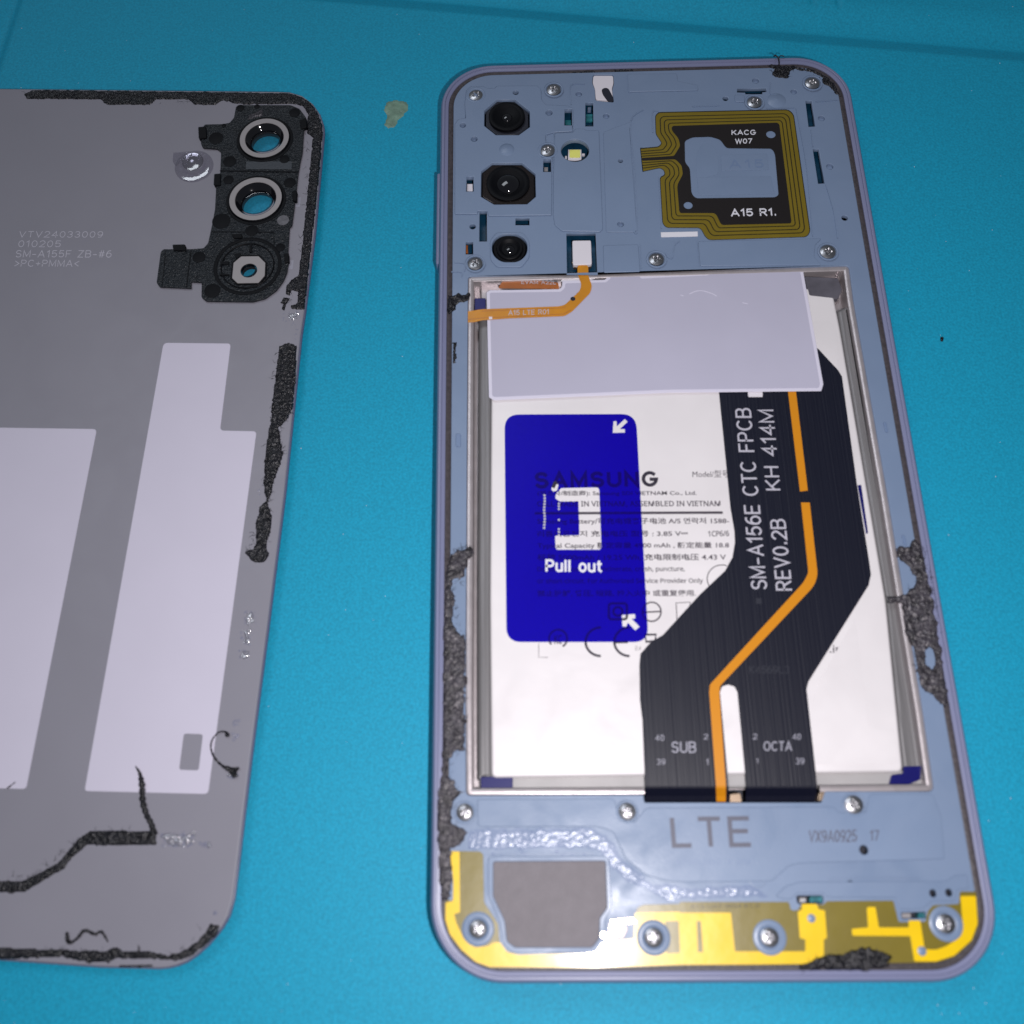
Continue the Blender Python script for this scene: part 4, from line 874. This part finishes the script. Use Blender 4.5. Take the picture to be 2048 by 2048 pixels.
# camera bracket
ZK = ZV + 0.55
bpx = cB([(722, 140), (745, 125), (1180, 125), (1255, 155), (1308, 225), (1320, 255), (1292, 330), (1280, 520), (1262, 600), (1245, 700), (1228, 850), (1210, 1000), (1192, 1135), (1172, 1150), (1160, 1340), (1166, 1440), (1150, 1530), (1120, 1600), (1060, 1680), (965, 1748), (860, 1775), (470, 1770), (432, 1740), (435, 1612), (345, 1606), (345, 1662), (78, 1650), (55, 1618), (90, 1360), (112, 1336), (330, 1336), (450, 1328), (488, 1285), (522, 1130), (546, 1000), (556, 800), (590, 690), (597, 520), (562, 490), (440, 480), (428, 450), (435, 330), (460, 288), (600, 285), (668, 275), (705, 232)])
BK = PL(fillet(bpx, 2.5), ZK)
bh = [circ_w(r1[0], r1[1], r1[2] * .86, ZK, 36), circ_w(r2[0], r2[1], r2[2] * .88, ZK, 36), circ_w(r3[0], r3[1], r3[2] * 1.15, ZK, 24)]
br = plate('camera_bracket', BK, ZV + .003, ZK, M_black, cov, holes=bh, bevel=.12, label='black textured plastic bracket holding the camera windows')
def cring(u, v, r, zt, hole, zh):
    R = mm_of(u, v, r, zt); x, y = P(u, v, zt)
    prof_ = [(R + .25, ZK - .05), (R + .2, zt - .12), (R, zt - .06), (R, zt), (R * .8, zt), (R * .785, zt - .1), (R * .77, zt - .25)]
    a = lathe('lens_ring', u, v, zt, prof_[3:6], M_ring, br, 48)
    lathe('ring_collar', u, v, zt, [(R + .75, ZK - .02), (R + .7, ZK + .08), (R + .25, ZK + .1), (R + .1, zt - .03), (R, zt - .02)], M_smooth, br, 48)
    me = lathe_mesh([(R * .79, zt - .08), (R * .74, zt - .35), (R * hole * 1.06, zh + .1), (R * hole, zh), (R * hole, 0.9)], 48, close=False); me.transform(Matrix.Translation((x, y, 0)))
    link(me, 'lens_tube', M_gloss, br, smooth=True)
    me = lathe_mesh([(R * hole, zh - .25), (R * hole * .5, zh - .25), (0.001, zh - .25)], 32, close=False); me.transform(Matrix.Translation((x, y, 0)))
    link(me, 'lens_window', M_glass, br)
    me = lathe_mesh([(R * hole * 1.02, 1.0), (R * hole * 1.5, .4), (R * hole * 1.5, 0.01)], 32, close=False)
cring(*r1, ZV + 1.0, .60, ZV - .0)
cring(*r2, ZV + 1.0, .60, ZV - .3)
# third window: round plateau and an eight-sided washer
u, v = cB([(820, 1478)])[0]
for rr_, w_, hh in ((285, 30, .12), (225, 10, .22)): ringlet(u, v, rr_ / 4.2, w_ / 4.2, ZK, hh, M_smooth, 'bracket_ridge', br, 48)
wash = cB([(765, 1398), (912, 1396), (968, 1452), (962, 1560), (910, 1618), (735, 1622), (690, 1580), (702, 1452)])
plate('washer_seat', offset(PL(wash, ZK + .22), -.32), ZK - .02, ZK + .22, M_smooth, br, holes=[circ_w(*r3[:2], r3[2], ZK + .22, 24)], bevel=.05)
plate('washer', PL(wash, ZK + .34), ZK + .2, ZK + .34, M_ring, br, holes=[circ_w(*r3[:2], r3[2], ZK + .34, 28)], bevel=.03)
x, y = P(r3[0], r3[1], ZK + .2); me = lathe_mesh([(mm_of(*r3[:2], r3[2], ZK), ZK + .22), (mm_of(*r3[:2], r3[2] * .98, ZK), 1.6)], 28, close=False); me.transform(Matrix.Translation((x, y, 0))); link(me, 'lens_tube', M_gloss, br, smooth=True)
me = lathe_mesh([(mm_of(*r3[:2], r3[2], ZK), ZK - .2), (0.001, ZK - .2)], 28, close=False); me.transform(Matrix.Translation((x, y, 0))); link(me, 'lens_window', M_glass, br)
for a in (0, 1):
    ringy = cB([(835, 1290), (855, 1290), (855, 1360), (835, 1360)]) if a == 0 else cB([(590, 1440), (660, 1440), (662, 1465), (590, 1465)])
    pplate('bracket_rib', ringy, ZK - .01, ZK + .25, M_smooth, br)
pplate('bracket_rib', cB([(585, 1540), (665, 1545), (665, 1558), (585, 1555)]), ZK - .01, ZK + .25, M_smooth, br)
pplate('bracket_rib', cB([(705, 1375), (760, 1368), (762, 1395), (725, 1415)]), ZK - .01, ZK + .35, M_smooth, br)
# round pads, clips and steps of the bracket
for x, y, r in ((555, 405, 60), (670, 600, 54), (660, 755, 44), (1175, 778, 50), (600, 1102, 76), (855, 1182, 54), (412, 1405, 54), (525, 1687, 68), (1215, 192, 46), (760, 152, 34), (1130, 582, 42), (1095, 1322, 40), (620, 300, 18), (900, 140, 22)):
    u, v = cB([(x, y)])[0]; R = mm_of(u, v, r / 4.2, ZK)
    lathe('round_pad', u, v, ZK, [(R, ZK - .02), (R, ZK + .05), (R * .9, ZK + .075), (0.01, ZK + .08)], M_smooth, br, 28)
u, v = cB([(1118, 1095)])[0]; R = mm_of(u, v, 50 / 4.2, ZK); lathe('round_pad', u, v, ZK, [(R, ZK - .02), (R, ZK + .05), (0.01, ZK + .06)], mat('grey_rubber', (.11, .11, .125), .5, noise_s=1, noise_a=.3, bump=.05, bump_s=2), br, 28)
for px in ([(405, 310), (470, 305), (475, 400), (410, 408)], [(540, 705), (592, 700), (592, 800), (535, 798)], [(190, 1298), (295, 1296), (302, 1350), (195, 1345)], [(685, 1210), (770, 1206), (775, 1238), (700, 1245)], [(1125, 1375), (1165, 1370), (1168, 1440), (1130, 1452)], [(1195, 845), (1235, 845), (1232, 930), (1198, 930)], [(1255, 255), (1310, 230), (1318, 310), (1265, 325)]):
    pplate('clip', cB(px), ZV + .003, ZK + .3, M_smooth, br, r=2, bevel=.1)
M_black2 = mat('black_recess', (0.026, 0.032, 0.042), 0.4, bump=0.02, bump_s=2)
pplate('bracket_step', cB([(808, 600), (1190, 600), (1190, 665), (805, 665)]), ZK - .02, ZK + .03, M_black2, br)
ribbon('bracket_step', cB([(590, 680), (1240, 690)]), ZK, 2.4, .07, M_smooth, br)
ribbon('bracket_step', cB([(520, 1192), (1040, 1195), (1045, 1300)]), ZK, 2.0, .06, M_smooth, br)
ribbon('bracket_step', cB([(345, 1350), (325, 1500), (308, 1655)]), ZK, 2.0, .06, M_smooth, br)
ribbon('bracket_step', cB([(130, 1350), (118, 1500), (100, 1650)]), ZK, 1.2, .05, M_smooth, br)
crust('scraped_glue', [cB([(830, 210), (940, 165), (945, 215), (820, 245)])], ZK, .1, M_foam2, br, rag=.15, res=.1)
pplate('faint_mark', cA([(1635, 815), (1662, 812), (1655, 865), (1630, 865)]), ZV + .003, ZV + .02, M_dimprint, cov)
pplate('faint_mark', cA([(1600, 1160), (1622, 1160), (1615, 1210), (1590, 1210)]), ZV + .003, ZV + .02, M_dimprint, cov)
# clear flash window glued on the cover
u, v = cB([(372, 645)])[0]; R = mm_of(u, v, 160 / 4.2, ZV)
lathe('flash_window', u, v, ZV, [(R, ZV + .02), (R, ZV + .22), (R - .15, ZV + .3), (R * .66, ZV + .3), (R * .64, ZV + .2), (R * .60, ZV + .2), (R * .57, ZV + .7), (R * .5, ZV + .85), (R * .3, ZV + .98), (0.01, ZV + 1.02)], M_clear, cov, 48, label='clear round plastic flash window beside the bracket')
lathe('highlight_core', u - 3, v - 10, ZV, [(R * .56, ZV + .05), (R * .5, ZV + .34), (R * .34, ZV + .2), (R * .2, ZV + .5), (0.01, ZV + .62)], mat('highlight_core_gloss', (.3, .29, .34), .12, metal=.8, bump=.1, bump_s=.9), cov, 28)  # mirror-like core added to give the window a bright highlight at its centre
pplate('window_tab', cB([(195, 525), (330, 515), (300, 560), (215, 640), (190, 600)]), ZV + .02, ZV + .2, M_clear, cov, r=2, bevel=.05)
# adhesive on the cover
up = cA([(132, 240), (185, 218), (560, 222), (1100, 228), (1600, 236), (1668, 258), (1718, 296), (1758, 352), (1778, 410), (1778, 460), (1765, 620), (1745, 830), (1725, 1000), (1705, 1180), (1678, 1430), (1610, 1428), (1605, 1410), (1640, 1400), (1645, 1330), (1610, 1325), (1600, 1350), (1575, 1345), (1580, 1298), (1605, 1268), (1645, 1248), (1665, 1100), (1700, 760), (1726, 482), (1694, 452), (1700, 350), (1670, 305), (1620, 294), (1345, 296), (1290, 290), (1230, 272), (1185, 298), (1075, 298), (1040, 268), (862, 268), (825, 298), (588, 298), (560, 268), (150, 266)])
crust('torn_adhesive', [up], ZV, .38, M_foam, cov, rag=.16, res=.14)
crust('torn_adhesive', [cA([(1565, 1365), (1595, 1368), (1580, 1400), (1570, 1435), (1555, 1425), (1568, 1395), (1548, 1395)])], ZV, .4, M_foam, cov, rag=.15, res=.1)
crust('torn_adhesive', [cL([(350, 65), (380, 50), (422, 58), (405, 300), (385, 345), (345, 385), (366, 490), (330, 590), (306, 680), (322, 740), (312, 810), (296, 850), (308, 890), (290, 915), (240, 908), (213, 872), (250, 860), (262, 832), (258, 760), (275, 700), (300, 672), (288, 600), (300, 450), (315, 370), (340, 150)])], ZV, .5, M_foam, cov, rag=.22, res=.15)
crust('torn_adhesive', [cK([(-300, 1100), (0, 1110), (140, 1115), (260, 1060), (400, 985), (470, 900), (540, 820), (620, 766), (1030, 766), (1078, 760), (1075, 862), (660, 862), (590, 862), (505, 935), (440, 1022), (330, 1085), (170, 1182), (60, 1190), (0, 1188), (-300, 1190)])], ZV, .35, M_foam, cov, rag=.12, res=.15)
crust('torn_adhesive', [cK([(-600, 1540), (0, 1575), (250, 1580), (470, 1590), (720, 1600), (790, 1568), (850, 1600), (1000, 1592), (1150, 1622), (1220, 1622), (1330, 1555), (1415, 1470), (1440, 1405), (1512, 1420), (1480, 1490), (1350, 1605), (1240, 1662), (1180, 1655), (1050, 1645), (800, 1640), (740, 1672), (600, 1672), (430, 1632), (0, 1652), (-600, 1620)])], ZV, .35, M_foam, cov, rag=.2, res=.17)
crust('torn_adhesive', [cK([(815, 1690), (900, 1688), (1060, 1694), (1060, 1704), (820, 1702)])], ZV, .15, M_foam, cov, rag=.1, res=.15)
def strand(fr, pts, rad, z=ZV + .25, m=M_foam, name='adhesive_strand'):
    l = smooth_line(fr(pts), 6); n = len(l)
    rads = rad if not isinstance(rad, (list, tuple)) else [float(np.interp(i / (n - 1), np.linspace(0, 1, len(rad)), rad)) * (1 + .25 * math.sin(i * 2.3)) for i in range(n)]
    tube(name, [(*P(u, v, z + .15 * math.sin(i * .7)), z + .15 * math.sin(i * .7)) for i, (u, v) in enumerate(l)], rads, m, cov)
strand(cK, [(935, 318), (965, 370), (980, 450), (985, 560), (1010, 650), (1045, 720), (1060, 790)], [.05, .25, .45, .42, .40, .38, .55])
strand(cK, [(462, 1470), (468, 1520), (490, 1535), (535, 1505), (585, 1452), (655, 1478), (700, 1462), (745, 1530)], [.2, .32, .22, .18, .25, .2, .2, .1], z=ZV + .1)
strand(cK, [(1570, 105), (1555, 82), (1510, 85), (1468, 130), (1455, 190), (1480, 260), (1540, 320), (1600, 350), (1625, 395)], [.35, .15, .1, .1, .12, .16, .2, .5, .35])
strand(cK, [(1560, 325), (1610, 345), (1650, 330)], [.2, .4, .15])
strand(cK, [(50, 470), (80, 450), (105, 428)], [.08, .12, .04], z=ZV + .12)
strand(cK, [(955, 1600), (960, 1570), (952, 1555)], [.15, .1, .04], z=ZV + .12)
strand(cA, [(1550, 1395), (1580, 1380), (1600, 1372)], [.08, .12, .04])
# clear glue specks
def specks(name, fr, boxes, zz, par, n, rmin=.08, rmax=.3):
    vs = []; fs = []
    for (x0, y0, x1, y1), cnt in zip(boxes, n):
        for _ in range(cnt):
            u, v = fr([(random.uniform(x0, x1), random.uniform(y0, y1))])[0]; x, y = P(u, v, zz); r = random.uniform(rmin, rmax); sx = random.uniform(.7, 1.8); a = random.uniform(0, 3)
            b0 = len(vs)
            for j, (rr2, hz) in enumerate(((1, 0), (.75, .28), (.35, .42))):
                for i in range(8):
                    t = 2 * math.pi * i / 8; dx = rr2 * r * sx * math.cos(t); dy = rr2 * r * math.sin(t) * (1 + .3 * math.sin(3 * t + a)); vs.append((x + dx * math.cos(a) - dy * math.sin(a), y + dx * math.sin(a) + dy * math.cos(a), zz + hz * r))
            for j in range(2):
                for i in range(8): p = b0 + j * 8 + i; q = b0 + j * 8 + (i + 1) % 8; fs.append((p, q, q + 8, p + 8))
            fs.append(tuple(b0 + 16 + i for i in range(8)))
    return link(mesh_from(vs, fs), name, M_residue, par, kind='stuff', smooth=True)
specks('clear_glue_specks', cK, [(1110, 780, 1330, 870), (1330, 840, 1460, 880), (1560, 370, 1650, 395), (1600, 90, 1640, 150), (1610, 0, 1650, 40), (1480, 1310, 1510, 1340)], ZV, cov, [46, 8, 10, 6, 5, 3])
specks('clear_glue_specks', cL, [(215, 1110, 262, 1160), (200, 1185, 240, 1240), (190, 1260, 235, 1300), (170, 1540, 190, 1560), (265, 600, 290, 690)], ZV, cov, [22, 16, 12, 4, 4], .07, .22)
specks('clear_glue_specks', cA, [(1560, 1440, 1660, 1500), (1600, 1500, 1650, 1600)], ZV, cov, [24, 8], .06, .16)
specks('glue_specks', cI, [(340, 560, 1180, 670), (440, 690, 1300, 725)], ZS + .12, phone, [60, 26], .06, .2)
specks('glue_specks', cP, [(60, 200, 210, 640), (80, 640, 220, 1320), (60, 1340, 120, 1900)], ZS + .28, phone, [16, 24, 18], .05, .14)
specks('glue_specks', cH, [(1330, 600, 1500, 900), (1400, 900, 1560, 1250)], ZS + .35, phone, [26, 20], .05, .15)

def dust(name, label, rng, z, n, m, r0, r1, cat):
    vs = []; fs = []
    for _ in range(n):
        u = random.uniform(rng[0], rng[2]); v = random.uniform(rng[1], rng[3]); x, y = P(u, v, z); r = random.uniform(r0, r1); b0 = len(vs)
        for k in range(5): a = 1.2566 * k + random.uniform(-.3, .3); vs.append((x + r * math.cos(a) * random.uniform(.5, 1.4), y + r * math.sin(a), z))
        vs.append((x, y, z + r * .8))
        for k in range(5): fs.append((b0 + k, b0 + (k + 1) % 5, b0 + 5))
    o = link(mesh_from(vs, fs), name, m, None, kind='stuff'); o['label'] = label; o['category'] = cat
    return o
dust('dust', 'pale specks of dust scattered over the blue mat', (0, 0, 2048, 2048), 0.0, 260, M_white, .03, .10, 'dust')

M_glint = film('clear_glue_drops', (0.9, 0.9, 0.94), (0.55, 0.55, 0.62), 0.25, 0.30, 0.14, 0.5, 1.1)
crust('clear_glue', [cK([(1105, 785), (1180, 778), (1235, 800), (1330, 780), (1340, 800), (1290, 812), (1340, 830), (1300, 850), (1250, 838), (1262, 872), (1200, 880), (1160, 850), (1140, 815)])], ZV, .22, M_glint, cov, res=.12, rag=.5, freq=1.6)
crust('clear_glue', [cK([(1420, 850), (1450, 838), (1462, 872), (1430, 882)])], ZV, .2, M_glint, cov, res=.1, rag=.3, freq=1.6)
crust('clear_glue', [cL([(222, 1100), (262, 1130), (236, 1160), (238, 1240), (205, 1242), (215, 1200), (198, 1190), (226, 1180)]), cL([(198, 1260), (236, 1268), (225, 1300), (196, 1296)])], ZV, .16, M_glint, cov, res=.12, rag=.6, freq=1.6)
crust('clear_glue', [cK([(1560, 372), (1610, 378), (1650, 385), (1640, 398), (1580, 395)])], ZV, .2, M_glint, cov, res=.1, rag=.3, freq=1.6)
crust('clear_glue', [cA([(1590, 1450), (1650, 1440), (1640, 1490), (1600, 1480)])], ZV, .12, M_glint, cov, res=.12, rag=.6, freq=1.6)

# fine moulded ridges on the shell
for l in [cC([(205, 1788), (290, 1800), (290, 1860)]), cC([(1185, 460), (1182, 300), (1300, 290)]), cC([(1200, 660), (1200, 500)]), cC([(975, 705), (975, 780)]), cC([(1040, 695), (1045, 830), (1045, 960), (1190, 968)]), cC([(1400, 830), (1370, 910), (1310, 960)]), cC([(1660, 210), (1668, 350), (1690, 352)]),
          cD([(560, 440), (772, 432)]), cD([(180, 465), (80, 560), (108, 900), (130, 1385), (105, 1402)]), cD([(1512, 402), (1685, 388)]), cD([(1475, 620), (1490, 750)]), cD([(1590, 1045), (1650, 1250), (1680, 1455)]), cD([(460, 1480), (425, 1505), (412, 1560), (405, 1605), (375, 1610), (350, 1570)]), cD([(252, 640), (252, 484), (300, 480)]),
          cD([(1162, 255), (1160, 340), (1210, 345)]), cD([(1360, 455), (1440, 900), (1488, 1440)]), cD([(155, 1500), (165, 1690)]), cD([(598, 1480), (612, 1670)]), cD([(1345, 450), (1130, 455)]), cD([(300, 985), (318, 1380)]), cE([(165, 95), (245, 98), (245, 130)]),
          cI([(1330, 400), (1340, 500), (1420, 530)]), cJ([(870, 640), (1080, 628), (1400, 632)]), cI([(470, 720), (1200, 712)])]:
    ribbon('moulded_ridge', smooth_line(l, 4), ZS + .003, 1.7, .16, M_shell, phone)
for l in ([(150, 262), (205, 240), (260, 240), (330, 262), (360, 280)], [(80, 270), (105, 278)], [(560, 330), (600, 338)]): ribbon('scuff', smooth_line(cF(l), 4), ZW + .021, 1.6, .004, M_sheetrim, shp)
# loose fibres pulled out of the torn adhesive
def fibres(fr, lines, z, par, n, m, lmax=1.3, rad=.035):
    vs = []; fs = []
    for _ in range(n):
        l = random.choice(lines); k = random.randrange(len(l) - 1); t = random.random(); u, v = fr([(l[k][0] + (l[k + 1][0] - l[k][0]) * t, l[k][1] + (l[k + 1][1] - l[k][1]) * t)])[0]
        x, y = P(u, v, z); a = random.uniform(0, 6.28); L = random.uniform(.4, lmax); zz = z + random.uniform(.15, .4); r = random.uniform(.5, 1.5) * rad; b0 = len(vs)
        for j in range(6):
            w = math.cos(a) * L / 6, math.sin(a) * L / 6; x += w[0]; y += w[1]; a += random.uniform(-.7, .7); zz += random.uniform(-.06, .06); rr_ = r * (1 - j / 7)
            for q in range(3): vs.append((x + rr_ * math.cos(2.094 * q), y + rr_ * math.sin(2.094 * q) * .7, max(z + .02, zz + rr_ * math.sin(2.094 * q + .5))))
        for j in range(5):
            for q in range(3): a0 = b0 + 3 * j + q; a1 = b0 + 3 * j + (q + 1) % 3; fs.append((a0, a1, a1 + 3, a0 + 3))
    return link(mesh_from(vs, fs), 'adhesive_fibres', m, par, kind='stuff', smooth=True)
fibres(cA, [[(132, 240), (560, 262), (830, 290), (1070, 290), (1300, 285)], [(1690, 450), (1700, 760), (1650, 1250), (1580, 1420)]], ZV, cov, 70, M_foam)
fibres(cL, [[(350, 65), (320, 300), (295, 560), (310, 680), (262, 800), (225, 880)], [(400, 320), (350, 400), (365, 480), (320, 620), (310, 860)]], ZV, cov, 90, M_foam)
fibres(cK, [[(0, 1110), (260, 1060), (470, 900), (620, 770), (1030, 770)], [(0, 1580), (720, 1600), (1200, 1625), (1430, 1420)]], ZV, cov, 80, M_foam)
fibres(cP, [[(105, 190), (180, 112), (250, 110)], [(215, 280), (132, 360), (150, 540), (215, 640), (215, 1320), (100, 1400), (150, 1540), (120, 1700), (215, 1860)]], ZS, phone, 110, M_foam)
fibres(cH, [[(1300, 300), (1390, 500), (1310, 640), (1330, 860), (1390, 1060), (1500, 1260), (1600, 1320)], [(1420, 290), (1490, 560), (1545, 900)]], ZS, phone, 90, M_foam)
fibres(cJ, [[(700, 1160), (820, 1090), (1080, 1040), (1230, 1110)]], ZS, phone, 30, M_foam)
fibres(cD, [[(1145, 120), (1180, 180), (1300, 210), (1320, 150), (1480, 165), (1690, 340)]], ZS, phone, 40, M_foam, .9)
